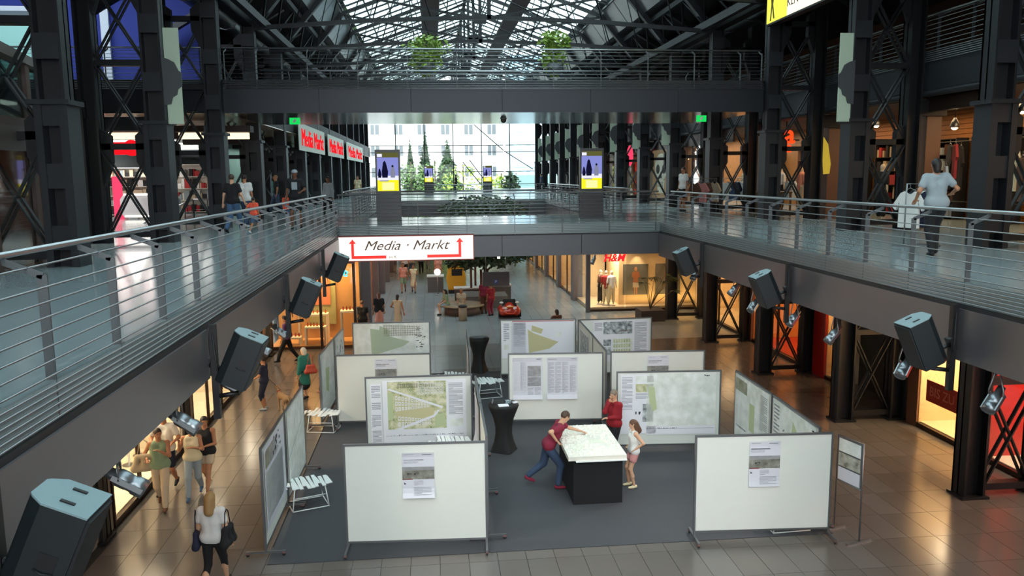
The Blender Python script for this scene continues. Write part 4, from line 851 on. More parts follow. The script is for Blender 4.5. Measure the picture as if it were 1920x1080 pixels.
# left shop row beyond the bridge: mullions, glass, red lettering banners
struct('window_%d' % nwin[0], MB().bb(-7.3, 33, 7.75, -6.9, 84, 7.95).bb(-7.3, 33, ZF, -7.2, 84, ZF+.15), [FRA], 'shop glazing of the first floor, left rear'); wl = bpy.data.objects['window_%d' % nwin[0]]; nwin[0] += 1
GREY1 = mat('cool shop interior', '7e9c94', .7, 0, .3, 1.)
for k in range(20):
    y = 33+k*2.58; MB().bb(-7.3, y-.16, ZF, -6.85, y+.16, 7.8).build('mullion', STEEL, wl)
    MB().bb(-7.2, y+.16, ZF+.1, -7.18, y+2.42, 7.75).build('pane', SHG, wl)
struct('wall_left', MB().bb(-9.6, 38.5, ZF, -9.5, 84, ZS), [GREY1])
for y in (42, 50, 60, 70): light('AREA', (-8.4, y, 8.0), 90, (.85, 1, .95), 1.6, 6)
for k, (a, b_) in enumerate(((37.6, 46.5), (48.0, 56.5), (58.5, 72.))):
    t_ = thing('lettering_banner', 'pale hanging banner with tall red lettering on the left, %s from the camera' % ORD[k], 'banner', (-5.9, (a+b_)/2, 8.45)); L_ = b_-a
    MB().bb(-.03, -L_/2, -.62, 0, L_/2, .62).build('banner_panel', mat('pale banner', 'c9cfc2', .6), t_)
    text('Media Markt', 1.15, (.01, 0, -.05), (PI/2, 0, PI/2), emis('red lettering', 'f0222c', 1.1), 'lettering', t_, .02, 0, 'CENTER', L_/6.9, -.004)
# glass lift at the left edge
t_ = thing('glass_lift', 'dark framed glass lift shaft at the left edge beside the first column', 'lift', (-7.4, 14.6, ZF))
LF = mat('lift frame brown', '4c3d37', .45, .1)
for k, (x, y) in enumerate(((-14.0, 21.5), (-12.1, 20.6), (-12.9, 18.6))): shelf('stocked shelf behind the glass lift, %s from the right' % ('nearest' if k == 2 else ORD[k+1]), x, y, ZF, 0, 1.7, 2.3, 5, GW, None, seed=60+k)
light('AREA', (-10.5, 19, 8.3), 160, (1, .93, .85), 3, 3)
for (x, y) in ((.35, -3.2), (.35, -2.05), (.35, -.9), (.35, .55), (.35, 1.2), (-1.6, 1.2), (-1.6, -3.2)): MB().bb(x-.07, y-.07, -5.0 if False else 0, x+.07, y+.07, 3.5).build('frame_post', LF, t_)
MB().bb(.25, -3.3, 2.0, .42, 1.25, 2.42).build('door_header', mat('lift header', '57504a', .45, .3), t_); MB().bb(.25, -3.3, 2.42, .42, 1.25, 2.56).build('header_beam', LF, t_)
MB().prism([(-3.3, 3.75), (-1.6, 3.7), (1.3, 3.42), (1.3, 3.56), (-1.5, 3.9), (-3.3, 4.0)], .2, .45, 'x').build('curved_beam', mat('lift top beam', '6c6762', .5), t_)
for a, b_ in ((-3.13, -2.12), (-1.98, -.97), (-.83, .48)): MB().bb(.33, a, .05, .35, b_, 2.0).build('pane', SHG, t_)
MB().bb(.33, -3.2, 2.56, .35, 1.2, 3.5).build('pane', glass('lift glass', (.5, .62, .6), .2), t_)
for q in range(2): MB().beam((.1, -3.1, 2.6+.8*q), (.1, 1.1, 3.4-.8*q), .05, .08).build('cross_brace', LF, t_)
MB().bb(-.3, -3.0, 2.28, .0, 1.0, 2.36).build('lit_canopy', emis('lift canopy glow', 'd9a860', .5), t_)
q_ = aty(84, 306, 18.0)
tag(MB().bb(q_.x-.16, 18, q_.z-.17, q_.x+.2, 18.06, q_.z+.17).build('lime_board', emis('lime sign', '9dff3c', 1.0)), 'lime green square sign behind the lift frame', 'sign')
# blue upper wall: window and white frames
CYW = mat('turquoise render', '9fd8cf', .7); WFR = mat('white wall frame', 'c8d4de', .5)
YB = 30.9
a, b_, c_, d_ = aty(-60, 36, YB), aty(56, 36, YB), aty(89, 22, YB), aty(200, 20, YB)
t_ = thing('wall_window', 'turquoise window panel with grey surround on the blue wall', 'window panel', (b_.x, YB, Z2)); zz = b_.z-Z2
MB().bb(a.x-b_.x-2, -.05, 0, 0, 0, zz).build('panel', CYW, t_); MB().bb(.0, -.12, 0, .45, 0, zz+.25).build('surround', mat('grey surround', '5c6a72', .6), t_); MB().bb(a.x-b_.x-2, -.12, zz, 0, 0, zz+.25).build('surround', _M['grey surround'], t_)
MB().bb(a.x-b_.x-2, -.15, zz+.25, .65, 0, zz+.42).build('frame_bar', WFR, t_); MB().bb(.46, -.15, 0, .65, 0, zz+.25).build('frame_bar', WFR, t_)
tag(MB().bb(d_.x-.22, YB-.1, Z2, d_.x+.06, YB, 12.9).build('wall_strip', WFR), 'white vertical strip on the blue upper wall', 'trim strip')
tag(MB().bb(d_.x-.22, YB-.16, 12.9, d_.x+.4, YB-.05, 13.1).build('wall_strip', WFR), 'short white ledge above the vertical strip on the blue wall', 'trim strip')
light('AREA', (-13, 27.5, 13.2), 420, (.8, .9, 1), 9, 2.0, (-13, 30, 11))  # added area light to brighten the blue wall, no fixture there
# ---- right first-floor shops
WOODP = bandmat('wood planks', 'a8692f', '3a2412', (1, 1, 1), .55, 'brick', 3.0, .16, .012)
struct('wall_right', MB().bb(16.6, -2, ZF, 16.8, 84, ZS), [WOODW])
sw = bpy.data.objects['wall_right'] 
PL = MB().bb(-.02, -2.55, -.07, .02, 2.55, .07); wr = struct('wall_right', MB().bb(16.5, 9, ZF, 16.6, 9.1, ZS), [WOODW], 'wood plank back wall of the clothes shops'); me = None
for k in range(5):
    for j in range(22):
        if me is None: o = PL.build('wall_plank', WOODP if False else mat('amber plank', 'a56a32', .55, 0, .3, 5), wr); me = o.data; o.location = (16.55, 12.1+k*5.155, ZF+.08+j*.155)
        else: inst('wall_plank', me, (16.55, 12.1+k*5.155, ZF+.08+j*.155), wr)
for i in range(-1, 13):
    y = sinB(i); struct('wall_right', MB().bb(12.75, y+.0, ZF, 13.15, y+1.0, ZS), [BROWN])
    struct('trim', MB().bb(12.7, y-2.4, 8.1, 12.9, y, 8.5), [FRA]) if i < 2 else None
pwr = [150, 150, 150, 80, 80, 120, 150, 160, 160, 130, 130, 130]
for k in range(12): light('AREA', (14.8, 12.2+(k-1)*5.155, 8.35), pwr[k], WARM if k < 5 else WARMW, 2.2, 3.4)
struct('ceiling', MB().bb(12.7, -2, 8.45, 16.6, 84, 8.5), [mat('brown shop ceiling', '4a3020', .7)])
wf = struct('window_%d' % nwin[0], MB().bb(12.65, 33, 7.9, 12.75, 84, 8.5).bb(12.65, 33, ZF, 12.75, 84, ZF+.1), [FRA]); nwin[0] += 1
for i in range(4, 13):
    y = sinB(i)
    for q in range(2): MB().bb(12.68, y+1+q*2.05, ZF+.1, 12.7, y+2.98+q*2.05, 7.9).build('pane', SHG, wf); 
    MB().bb(12.64, y+3.0, ZF, 12.76, y+3.08, 7.9).build('mullion', FRA, wf)
BULB = emis('warm bulb', 'ffdca0', 12.)
def pendant(label, px, py, X_):
    p = atx(px, py, X_); t_ = thing('ceiling_spot', label, 'lamp', (p.x, p.y, p.z)); MB().lathe([(.03, .22), (.09, .1), (.12, -.02), (.1, -.05)], (0, 0, 0), 14).build('shade', ALU, t_); MB().ell((0, 0, -.04), (.085, .085, .07), 12, 8).build('bulb', BULB, t_); MB().tube([(0, 0, .2), (0, 0, 8.46-p.z)], .012, 5).build('rod', BLACK, t_)
pendant('glowing warm lamp above the black garments in the clothes shop', 1790, 236, 14.2); pendant('glowing warm lamp behind the second right column', 1643, 233, 14.2); pendant('small lit lamp over the cream garments at the right edge', 1918, 205, 14.0); pendant('lit lamp inside the shop with the skull poster', 1238, 282, 14.); pendant('small lamp over the mannequin behind the far right column', 1289, 296, 14.)
# garments
def garment(label, x, y, z, rz, m_, L=.72, grp=None, sc=1.):
    o = MB(); out = [(-.12, 0), (-.2, -.03), (-.40, -.30), (-.31, -.38), (-.22, -.2), (-.235, -L), (.235, -L), (.22, -.2), (.31, -.38), (.40, -.30), (.2, -.03), (.12, 0), (.05, -.05), (-.05, -.05)]
    o.prism([(a*sc, b_*sc) for a, b_ in out], -.03, .03, 'y')
    g_ = thing('hanging_garment', label, 'garment', (x, y, z), rz, grp); o.build('shirt', m_, g_); MB().tube([(-.17*sc, 0, 0), (0, 0, .07), (.17*sc, 0, 0)], .008, 5).tube([(0, 0, .07), (0, 0, .14)], .005, 5).build('hanger', ALU, g_)
def rack(label, x, y, z, rz, L, h, cols, glabel, sc=1., Lg=.72):
    t_ = thing('clothes_rack', label, 'clothes rack', (x, y, z), rz); MB().tube([(-L/2, 0, 0), (-L/2, 0, h), (L/2, 0, h), (L/2, 0, 0)], .018, 7).build('rail', ALU, t_)
    for s1 in (-1, 1): MB().bb(s1*L/2-.02, -.26, 0, s1*L/2+.02, .26, .03).build('foot', ALU, t_)
    n_ = len(cols); c, s1 = math.cos(rz), math.sin(rz)
    for k, cc in enumerate(cols):
        u = -L/2+.1+(L-.2)*k/max(1, n_-1); garment(glabel % (cc, ORD[k]) if '%' in glabel else glabel, x+c*u, y+s1*u, z+h-.15, rz+PI/2+.25*math.sin(k*2.1), CL[cc], Lg, label+' garments', sc)
p = atz(1885, 470, ZF)
rack('round-topped rack of purple and maroon shirts at the right edge', 10.6, 12.35, ZF, .2, .9, 1.35, ['purple', 'maroon', 'pink', 'purple', 'pink', 'maroon'], '%s shirt hanging on the front rack at the right edge, %s along')
for k, (px, py, X_, cc, sc) in enumerate(((1880, 290, 13.6, 'cream', 1.5), (1902, 305, 13.2, 'cream', 1.3), (1915, 330, 12.9, 'brown', 1.2), (1780, 300, 14.2, 'black', 1.5), (1800, 305, 13.9, 'black', 1.4), (1790, 300, 13.5, 'red', 1.1), (1772, 340, 13.4, 'white', 1.0))):
    p = atx(px, py, X_); garment(['large cream shirt', 'cream shirt behind the column brace', 'brown shirt', 'large black shirt', 'black jacket', 'red printed shirt', 'white shirt'][k]+' on display in the upper clothes shop', p.x, p.y, p.z+.4, 1.1, CL[cc], .8, None, sc)
for k, (px, cc) in enumerate(((1880, 'cream'), (1795, 'black'))):
    p = atx(px, 270, 13.4); t_ = thing('hanging_rail', 'high clothes rail carrying the %s garments on display' % cc, 'clothes rail', (13.7, p.y, ZF)); MB().tube([(0, -1.2, 0), (0, -1.2, 2.25), (0, 1.2, 2.25), (0, 1.2, 0)], .022, 7).build('rail', BLACK, t_); MB().tube([(0, -1.2, .7), (0, 1.2, .7)], .015, 6).build('shelf_rail', BLACK, t_)
for (px, py, cols, lb) in ((1400, 380, ['white', 'pink', 'red', 'crim', 'red'], 'red and white tops rack beyond the third right column'), (1320, 392, ['brown', 'pink', 'brown', 'beige'], 'brown garments rack by the far right column'), (1487, 385, ['grey', 'white', 'grey', 'black'], 'grey trousers rack below the orange sign'), (1375, 388, ['white', 'blue', 'navy', 'white'], 'white and blue tops rack between the right columns')):
    p = atz(px, py+8, ZF); rack(lb, p.x, p.y, ZF, .3, 1.1, 1.3, cols, '%s garment on the '+lb+', %s')
p = atx(1728, 395, 10.2); rack('small rack of white tops beside the woman in the grey T-shirt', 9.7, 15.2, ZF, .3, .7, 1.25, ['white', 'navy', 'white'], '%s top on the small rack beside the woman, %s')
p = atz(1487, 372, ZF); t_ = thing('sales_table', 'wooden sales table with a red sign under the orange lettering', 'table', (12.0, 27.3, ZF)); MB().bb(-.5, -.4, .78, .5, .4, .84).build('table_top', mat('table wood', '7a5636', .6), t_)
for a in (-.45, .45):
    for b_ in (-.35, .35): MB().bb(a-.03, b_-.03, 0, a+.03, b_+.03, .78).build('leg', _M['table wood'], t_)
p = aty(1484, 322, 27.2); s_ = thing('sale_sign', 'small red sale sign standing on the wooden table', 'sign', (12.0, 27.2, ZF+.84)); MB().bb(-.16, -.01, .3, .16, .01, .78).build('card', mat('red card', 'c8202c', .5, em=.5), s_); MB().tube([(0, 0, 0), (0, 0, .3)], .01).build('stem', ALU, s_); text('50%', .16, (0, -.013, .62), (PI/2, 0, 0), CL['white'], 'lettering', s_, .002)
s_ = thing('neon_sign', 'glowing orange lettering on the dark shop front, third bay on the right', 'sign', tuple(aty(1476, 258, 28.6))); text('a', 1.0, (.08, 0, .10), (PI/2, 0, 0), emis('orange neon', 'ff3c14', 2.0), 'lettering', s_, .03, 0, off=.012); text('ac', .5, (-.06, 0, -.36), (PI/2, 0, 0), _M['orange neon'], 'lettering', s_, .03, 0, off=.02); MB().bb(-.5, .05, -.12, .5, .1, -.06).build('mount_bar', STEEL, s_); MB().tube([(0, .07, -.1), (0, .07, 8.5-s_.location.z)], .02).build('hanger', STEEL, s_)
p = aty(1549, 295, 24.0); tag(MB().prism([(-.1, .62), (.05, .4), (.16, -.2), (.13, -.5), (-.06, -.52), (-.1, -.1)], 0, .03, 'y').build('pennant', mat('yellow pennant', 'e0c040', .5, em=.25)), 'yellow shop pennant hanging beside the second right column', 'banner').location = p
# skull poster, pink sign, red figures further back on the right
p = atx(1240, 330, 12.55)
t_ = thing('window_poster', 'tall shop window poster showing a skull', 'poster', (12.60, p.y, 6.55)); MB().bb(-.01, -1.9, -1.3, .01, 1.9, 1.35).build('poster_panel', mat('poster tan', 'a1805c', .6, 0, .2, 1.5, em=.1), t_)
sk = MB(); sk.ell((-.02, .2, .4), (.012, 1.25, .75), 20, 10, 0).ell((-.035, .75, .3), (.012, .36, .26), 14, 8, 1).ell((-.035, -.4, .3), (.012, .36, .26), 14, 8, 1).prism([(.1, .05), (.35, -.2), (-.05, -.2)], -.045, -.03, 'x', 1).prism([(-.55, -.3), (.95, -.3), (.75, -1.0), (-.35, -1.0)], -.03, -.01, 'x', 0)
for k in range(6): sk.bb(-.045, -.35+k*.2, -.62, -.03, -.22+k*.2, -.42, 0).bb(-.05, -.24+k*.2, -.66, -.03, -.2+k*.2, -.4, 1)
sk.build('printed_skull', [mat('bone print', 'd5cdb8', .6, 0, .2, 3), mat('dark print', '2e2a26', .6)], t_)
p = atx(1181, 292, 12.0); s_ = thing('neon_sign', 'round pink glowing sign on the far right shop front', 'sign', tuple(p)); MB().ell((0, 0, 0), (.08, .75, .62), 20, 10).build('disc', emis('pink sign', 'ff4468', 1.1), s_); MB().bb(.05, -.05, -.05, .7, .05, .05).build('bracket', STEEL, s_)
for k, (px, py) in enumerate(((1190, 310), (1188, 348))):
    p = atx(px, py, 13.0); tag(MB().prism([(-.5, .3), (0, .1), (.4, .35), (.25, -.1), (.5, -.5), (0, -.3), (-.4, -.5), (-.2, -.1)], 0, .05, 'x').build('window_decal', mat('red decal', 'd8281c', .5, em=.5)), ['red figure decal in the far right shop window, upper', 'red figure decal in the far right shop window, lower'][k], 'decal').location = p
# pale banners with dark brackets on every column
PB = mat('pale green banner', 'a9b7a2', .6)
for i in (1, 4, 5, 6, 7, 8, 9, 10, 11, 12):
    for s_ in (-1, 1):
        if s_ < 0 and i > 1: continue
        x0 = -6.0 if s_ < 0 else 10.50; y = sinB(i)-.28; sd = 'left' if s_ < 0 else 'right'
        t_ = thing('column_banner', 'pale green panel with dark jagged bracket on the %s row, %s column' % (sd, ORD[i+1]), 'banner', (x0, y, 7.85), 0, 'pale panels on the %s columns' % sd); e = -s_
        MB().bb(min(0, e*.34), -.015, 0, max(0, e*.34), .015, 2.15).build('banner_panel', PB, t_)
        MB().prism([(e*(-.05), .42), (e*.10, .45), (e*.14, .6), (e*.24, .66), (e*.27, .78), (e*.36, .85), (e*.37, 1.15), (e*.30, 1.2), (e*.22, 1.38), (e*.1, 1.45), (e*(-.05), 1.5)][::(-1 if e > 0 else 1)], -.06, -.02, 'y').build('bracket', mat('bracket grey', '3c3e42', .5), t_)
# ================================================================ SIGNS, TOTEMS
LB = emis('white light box', 'fff8f0', 1.25); REDA = mat('red arrow', 'e0241c', .5, em=.7)
s_ = thing('light_box_sign', 'white illuminated sign with red arrows on the lower bridge', 'sign', (-.79, 24.62, 4.43))
MB().bb(-2.03, -.12, -.36, 2.03, 0, .36).build('light_box', LB, s_); MB().bb(-2.06, -.10, -.39, 2.06, .02, -.36).bb(-2.06, -.10, .36, 2.06, .02, .39).bb(-2.06, -.1, -.36, -2.03, .02, .36).bb(2.03, -.1, -.36, 2.06, .02, .36).build('frame', mat('red box frame', '7a2420', .5), s_)
TXD = mat('brown thin lettering', '5a4030', .6)
text('Media · Markt', .41, (-.02, -.127, .08), (PI/2, 0, 0), TXD, 'lettering', s_, .003, .4, 'CENTER', 1.1, 0); text('im K', .12, (-.42, -.127, -.26), (PI/2, 0, 0), TXD, 'lettering', s_, .003)
for e in (-1, 1): MB().prism([(e*.62, -.30), (e*1.66, -.30), (e*1.66, .16), (e*1.73, .16), (e*1.62, .29), (e*1.51, .16), (e*1.58, .16), (e*1.58, -.21), (e*.62, -.21)][::e], -.135, -.12, 'y').build('arrow', REDA, s_)
s_ = thing('hanging_sign', 'dark brown hanging direction board with a small blue P', 'sign', (2.6, 33.0, 2.32)); MB().bb(-.56, -.04, -.3, .56, .04, .3).build('board', mat('sign brown', '3c3030', .5), s_)
for x in (-.42, .42): MB().tube([(x, 0, .3), (x, 0, 1.7)], .012).build('rod', ALU, s_)
MB().bb(-.1, -.05, -.2, .08, -.04, -.02).build('parking_field', mat('blue field', '1c2a70', .5), s_); text('P', .15, (-.01, -.055, -.11), (PI/2, 0, 0), CL['white'], 'lettering', s_, .002)
s_ = thing('light_box_sign', 'yellow and white illuminated advertising box at the upper right column', 'sign', (10.25, 22.3, 11.75)); MB().bb(0, -2.0, -.75, .25, 2.0, .75).build('box', BLACK, s_)
MB().bb(-.01, .55, -.7, 0, 1.95, .7).build('yellow_field', emis('yellow glow', 'f2f25a', 1.2), s_); MB().bb(-.01, -1.95, -.7, 0, .55, .7).build('white_field', emis('cream glow', 'fff7e0', 1.3), s_)
MB().prism([(1.7, -.65), (1.62, -.2), (1.68, .2), (1.55, .45), (1.42, .2), (1.5, -.2), (1.38, -.62), (1.46, -.62), (1.56, -.25), (1.62, -.65)], -.02, -.012, 'x').build('printed_figure', mat('figure print', '6a5a20', .6), s_)
MB().prism([(-.2, .7), (-.9, .7), (-.75, .0), (-.5, -.15)], -.02, -.012, 'x').build('dark_shape', mat('dark red print', '4a1014', .6), s_); text('KEN', .38, (-.02, .18, -.35), (PI/2, 0, -PI/2), TXD, 'lettering', s_, .002)
SC = {k: emis('screen '+k, c, e_) for k, c, e_ in (('sky', '8a90d8', 1.), ('mist', 'b8bce8', 1.05), ('dark', '141430', 1.), ('white', 'e8e8ff', 1.1), ('yellow', 'f4ee28', 1.1), ('pale', 'f6f4a8', 1.1), ('ground', '8c90a8', .9), ('olive', '6a6a3a', .8))}
def totem(label, x, y, w_=.82, h_=2.38):
    t_ = thing('digital_totem', label, 'totem', (x, y, ZF)); MB().bb(-w_/2, -.09, 0, w_/2, .09, h_).build('housing', mat('totem black', '0f1013', .35), t_); k = w_/.82
    def b(x0, z0, x1, z1, d, nm): MB().bb(x0*k, -.09-d, z0, x1*k, -.088, z1).build('screen_'+nm, SC[nm], t_)
    b(-.35, 1.02, .35, 2.28, .002, 'sky'); b(-.35, 1.38, .35, 1.52, .003, 'white'); b(-.35, 1.02, .35, 1.38, .003, 'yellow'); b(-.2, 1.05, .2, 1.3, .004, 'pale'); b(-.35, 2.12, .35, 2.28, .003, 'olive'); b(-.34, 2.14, -.18, 2.24, .004, 'white'); b(-.28, 1.34, .02, 1.37, .004, 'sky')
    for cx, s1, mm in ((-.10, 1., 'dark'), (.16, .78, 'ground'), (-.27, .55, 'dark')):
        MB().prism([((cx+a*s1)*k, 1.46+c*s1) for a, c in ((-.09, 0), (.09, 0), (.11, .2), (.07, .38), (.04, .5), (0, .56), (-.05, .5), (-.07, .38), (-.10, .2))], -.098, -.094, 'y').build('penguin_print', SC[mm], t_)
        MB().ell((cx*k, -.1, 1.46+.48*s1), (.045*s1*k, .003, .05*s1), 10, 6).build('penguin_head', SC['dark'], t_)
totem('digital advertising totem on the left of the bridge showing penguins', -1.42, 27.2); totem('digital advertising totem on the right of the bridge showing penguins', 5.45, 27.2)
totem('small distant penguin totem, left of two', -.18, 66.0, .75, 2.3); totem('small distant penguin totem, right of two', 4.6, 66.0, .75, 2.3)
for k, (px, py) in enumerate(((1315, 222), (553, 233))):
    p = aty(px, py, 25.45 if k == 0 else 26.0); t_ = thing('exit_sign', ['green running-figure exit sign under the right of the upper bridge', 'green exit sign under the left end of the upper bridge'][k], 'sign', (p.x, p.y, ZS-.2)); MB().bb(-.16, -.02, -.1, .16, .02, .1).build('panel', emis('exit green', '18c455', 1.3), t_); MB().prism([(-.03, -.06), (.05, .0), (.03, .07), (-.02, .05), (-.06, -.02)], -.026, -.021, 'y').build('pictogram', CL['white'], t_); MB().tube([(0, 0, .1), (0, 0, .2)], .01).build('hanger', STEEL, t_)
p = aty(944, 220, 28.0); t_ = thing('dome_camera', 'small dark dome camera under the upper bridge', 'camera', (p.x, 28, ZS-.02)); MB().lathe([(.09, 0), (.1, -.04), (.08, -.1), (.03, -.14), (.001, -.145)], (0, 0, 0), 16).build('dome', mat('smoked dome', '3a3430', .2), t_); MB().lathe([(.001, .02), (.12, .02), (.12, 0), (.001, 0)], (0, 0, 0), 16).build('mount', ALU, t_)

for k, (y, cols, mm) in enumerate(((13.4, [CL['black'], CL['brown'], CL['cream']], 'brown'), (18.6, [CL['black'], CL['navy'], CL['khaki']], 'brown'), (21.8, [CL['black'], CL['crim'], CL['white']], 'black'), (24.2, [CL['black'], CL['brown'], CL['grey']], 'black'), (27.0, [CL['black'], CL['khaki'], CL['red']], 'black'), (29.6, [CL['black'], CL['brown'], CL['beige']], 'black'), (33.2, [CL['white'], CL['red'], CL['khaki']], 'brown'), (37.5, [CL['white'], CL['pink'], CL['cream']], 'brown'))):
    shelf('dark goods shelf at the back of the upper right shops, %s from the camera' % ORD[k], 16.2, y, ZF, -PI/2, 1.7, 2.5, 5, cols, CL[mm], seed=40+k)
for k, (x, y, a, b_) in enumerate(((13.6, 23.2, 'black', 'black'), (13.8, 29.0, 'salmon', 'beige'), (13.5, 30.1, 'white', 'black'), (13.7, 34.2, 'cream', 'jean'))):
    mannequin(['dark dressed mannequin', 'salmon dressed mannequin', 'white and black dressed mannequin', 'cream dressed mannequin'][k]+' in the upper right shops', x, y, ZF, 1.8, CL[a], CL[b_])
# ================================================================ PEOPLE
def vnorm(v): return v/ (np.linalg.norm(v)+1e-9)
def ik(a, t, l1, l2, hint):
    a = np.array(a, float); t = np.array(t, float); d = t-a; L = np.linalg.norm(d); mx = (l1+l2)*.995
    if L > mx: t = a+d/L*mx; d = t-a; L = mx
    u = d/L; c = (l1*l1+L*L-l2*l2)/(2*l1*L); c = max(-1, min(1, c)); h = np.array(hint, float); h = vnorm(h-u*(h@u))
    return a+u*l1*c+h*l1*math.sqrt(1-c*c), t
EYEW = mat('eye dark', '1c1412', .3); LIP = mat('lip tone', '9c5448', .5)
def skinm(n): return mat('skin '+n, {'fair': 'c99a7c', 'tan': 'a87252', 'dark': '6b4430', 'shade': '8a5c44'}[n], .55)
def person(label, loc, yaw, h=1.7, skin='fair', hair=('2a1c16', 'short'), top=('navy', 'tee'), bot=('jean', 'long'), shoe='black', feet=((-.1, 0, 0), (.1, .03, 0)), hands=None, handsW=None, lean=(0, 0), pel=(0, 0), dz=0., look=(0, 0), res=.022, cap=None, group=None, seated=False, sandals=False):
    s = h/1.75; rz = Matrix.Rotation(yaw, 3, 'Z'); base = Vector(loc)
    if handsW:
        hands = list(hands or (None, None))
        for q in range(2):
            if handsW[q] is not None: v = rz.inverted() @ (Vector(handsW[q])-base); hands[q] = tuple(v/s)
    t_ = thing('person', label, 'person', loc, yaw, group); A = np.array
    P = A([pel[0], pel[1], .93+dz]); td = vnorm(A([lean[0], lean[1], 1.])); fw = vnorm(A([0, 1, 0])-td*td[1]); sx = np.cross(fw, td)
    hip = [P+A([-.09, 0, -.02]), P+A([.09, 0, -.02])]; ch = P+td*.32; sh = P+td*.49; nk = P+td*.56; hd = nk+vnorm(td+A([0, look[1]*.5, .4]))*.145+fw*.015
    yh = look[0]; Rh = A(Matrix.Rotation(yh, 3, 'Z') @ Matrix.Rotation(-look[1], 3, 'X'))
    SH = [sh-sx*.17, sh+sx*.17]
    knee, ank = [], []
    for q in range(2):
        f = A([feet[q][0], feet[q][1], feet[q][2]+.085]); k_, a_ = ik(hip[q], f, .43, .425, (0, 1, .05)); knee.append(k_); ank.append(a_)
    if hands is None: hands = ((-.26, .05, .80), (.26, .05, .80))
    elb, wr = [], []
    for q in range(2):
        hv = A(hands[q]); e_ = vnorm(A([(-.4, .4)[q], .2, -1.])) if hv[2] > 1.2 and abs(hv[0]) < .3 and hands[q][1] < .45 else vnorm(A([(-.5, .5)[q], -.7, -.5])); k_, a_ = ik(SH[q], hv, .285, .25, e_); elb.append(k_); wr.append(a_)
    fem = 1 if hair[1] in ('long', 'pony', 'bob') else 0
    pr = [rc(hip[0]+A([.02, 0, .03]), hip[1]+A([-.02, 0, .03]), .098, .098), rc(P+A([-.045, 0, .03]), ch-sx*.055, .09, .095), rc(P+A([.045, 0, .03]), ch+sx*.055, .09, .095), rc(ch-sx*.07, sh-sx*.11-td*.03, .095, .07), rc(ch+sx*.07, sh+sx*.11-td*.03, .095, .07), rc(SH[0], SH[1], .058, .058), rc(sh, nk+td*.04, .06, .05)]
    for q in range(2): pr += [rc(hip[q], knee[q], .085, .055), rc(knee[q], knee[q]*.55+ank[q]*.45+A([0, -.015, 0]), .052, .052), rc(knee[q]*.55+ank[q]*.45, ank[q], .05, .034), rc(SH[q], elb[q], .05, .038), rc(elb[q], wr[q], .037, .026)]
    hR = None
    def H(x, y, z): return hd+Rh@A([x, y, z])
    pr += [el(hd+Rh@A([0, -.005, .01]), (.073, .092, .098), Rh), rc(H(0, .03, -.055), H(0, .045, -.085), .052, .034), rc(nk, H(0, -.02, -.06), .05, .05), rc(H(0, .088, .0), H(0, .10, -.03), .011, .016), rc(H(-.074, -.005, -.02), H(-.076, -.01, .015), .012, .014), rc(H(.074, -.005, -.02), H(.076, -.01, .015), .012, .014)]
    V, F = sdf_mesh(pr, res, .028); b = MB(); b.add(V, F, 0, True)
    for q in range(2):                             # palm, four fingers, side thumb
        w_ = wr[q]; d = vnorm(w_-elb[q]); d = vnorm(d+A([0, .25, -.05])) ; a = vnorm(np.cross(d, A([0, 1, .2]))) if abs(d[2]) > .6 else vnorm(np.cross(d, A([0, 0, 1.]))); c = np.cross(a, d); iw = (1, -1)[q]
        pm = w_+d*.055; R_ = A([a, d, c]).T; b.ell(tuple(pm), (.038, .055, .017), 8, 6, 0, Matrix(R_.tolist()))
        for j, (o_, l_) in enumerate(((-.028, .062), (-.009, .075), (.010, .070), (.028, .055))):
            r0 = w_+d*.09+a*o_; r1 = r0+d*l_*.55-c*.006*iw; r2 = r1+vnorm(d*.8-c*.5*iw)*l_*.5; b.tube([tuple(r0), tuple(r1), tuple(r2)], [.0095, .009, .007], 5, 0)
        th = w_+d*.03+a*.03; b.tube([tuple(th), tuple(th+vnorm(a+d*.7)*.035), tuple(th+vnorm(a*.4+d)*.062)], [.012, .011, .008], 5, 0)
    for e in (-1, 1): b.ell(tuple(H(.03*e, .083, .012)), (.012, .008, .007), 6, 5, 1)
    b.ell(tuple(H(0, .083, -.062)), (.022, .008, .006), 6, 5, 2); b.ell(tuple(H(-.03, .084, .03)), (.018, .006, .004), 6, 4, 3).ell(tuple(H(.03, .084, .03)), (.018, .006, .004), 6, 4, 3)
    HM = mat('hair '+hair[0], hair[0], .6, 0, .2, 40)
    def put(mb, nm, m_): mb.v = [tuple(Vector(v)*s) for v in mb.v]; return mb.build(nm, m_, t_)
    put(b, 'body', [skinm(skin), EYEW, LIP, HM])
    # hair
    hp = [el(H(0, -.018, .028), (.083, .098, .096), Rh)]
    if hair[1] == 'long': hp += [rc(H(0, -.06, .0), H(0, -.09, -.20), .085, .085), rc(H(-.055, -.03, -.02), H(-.06, -.04, -.17), .035, .03), rc(H(.055, -.03, -.02), H(.06, -.04, -.17), .035, .03)]
    if hair[1] == 'pony': hp += [rc(H(0, -.10, .02), H(0, -.13, -.14), .035, .025)]
    if hair[1] == 'bob': hp += [rc(H(0, -.06, .0), H(0, -.07, -.09), .07, .06)]
    fc = H(0, .085, -.045); up = Rh@A([0, 0, 1]); fy = Rh@A([0, 1, 0])
    def cut(X, Y, Z):
        d1 = .092-np.sqrt((X-fc[0])**2+(Y-fc[1])**2+(Z-fc[2])**2)
        if hair[1] == 'short':
            d2 = -((X-hd[0])*up[0]+(Y-hd[1])*up[1]+(Z-hd[2])*up[2]+.045)
            return np.maximum(d1, d2)
        return d1
    V, F = sdf_mesh(hp, res*.8, .02, cut)
    if V: put(MB().add(V, F, 0, True), 'hair', HM)
    if cap: V, F = sdf_mesh([el(H(0, -.01, .055), (.09, .104, .075), Rh), el(H(0, .10, .035), (.07, .07, .014), Rh)], res*.8, .01); put(MB().add(V, F, 0, True), 'cap', CL[cap])
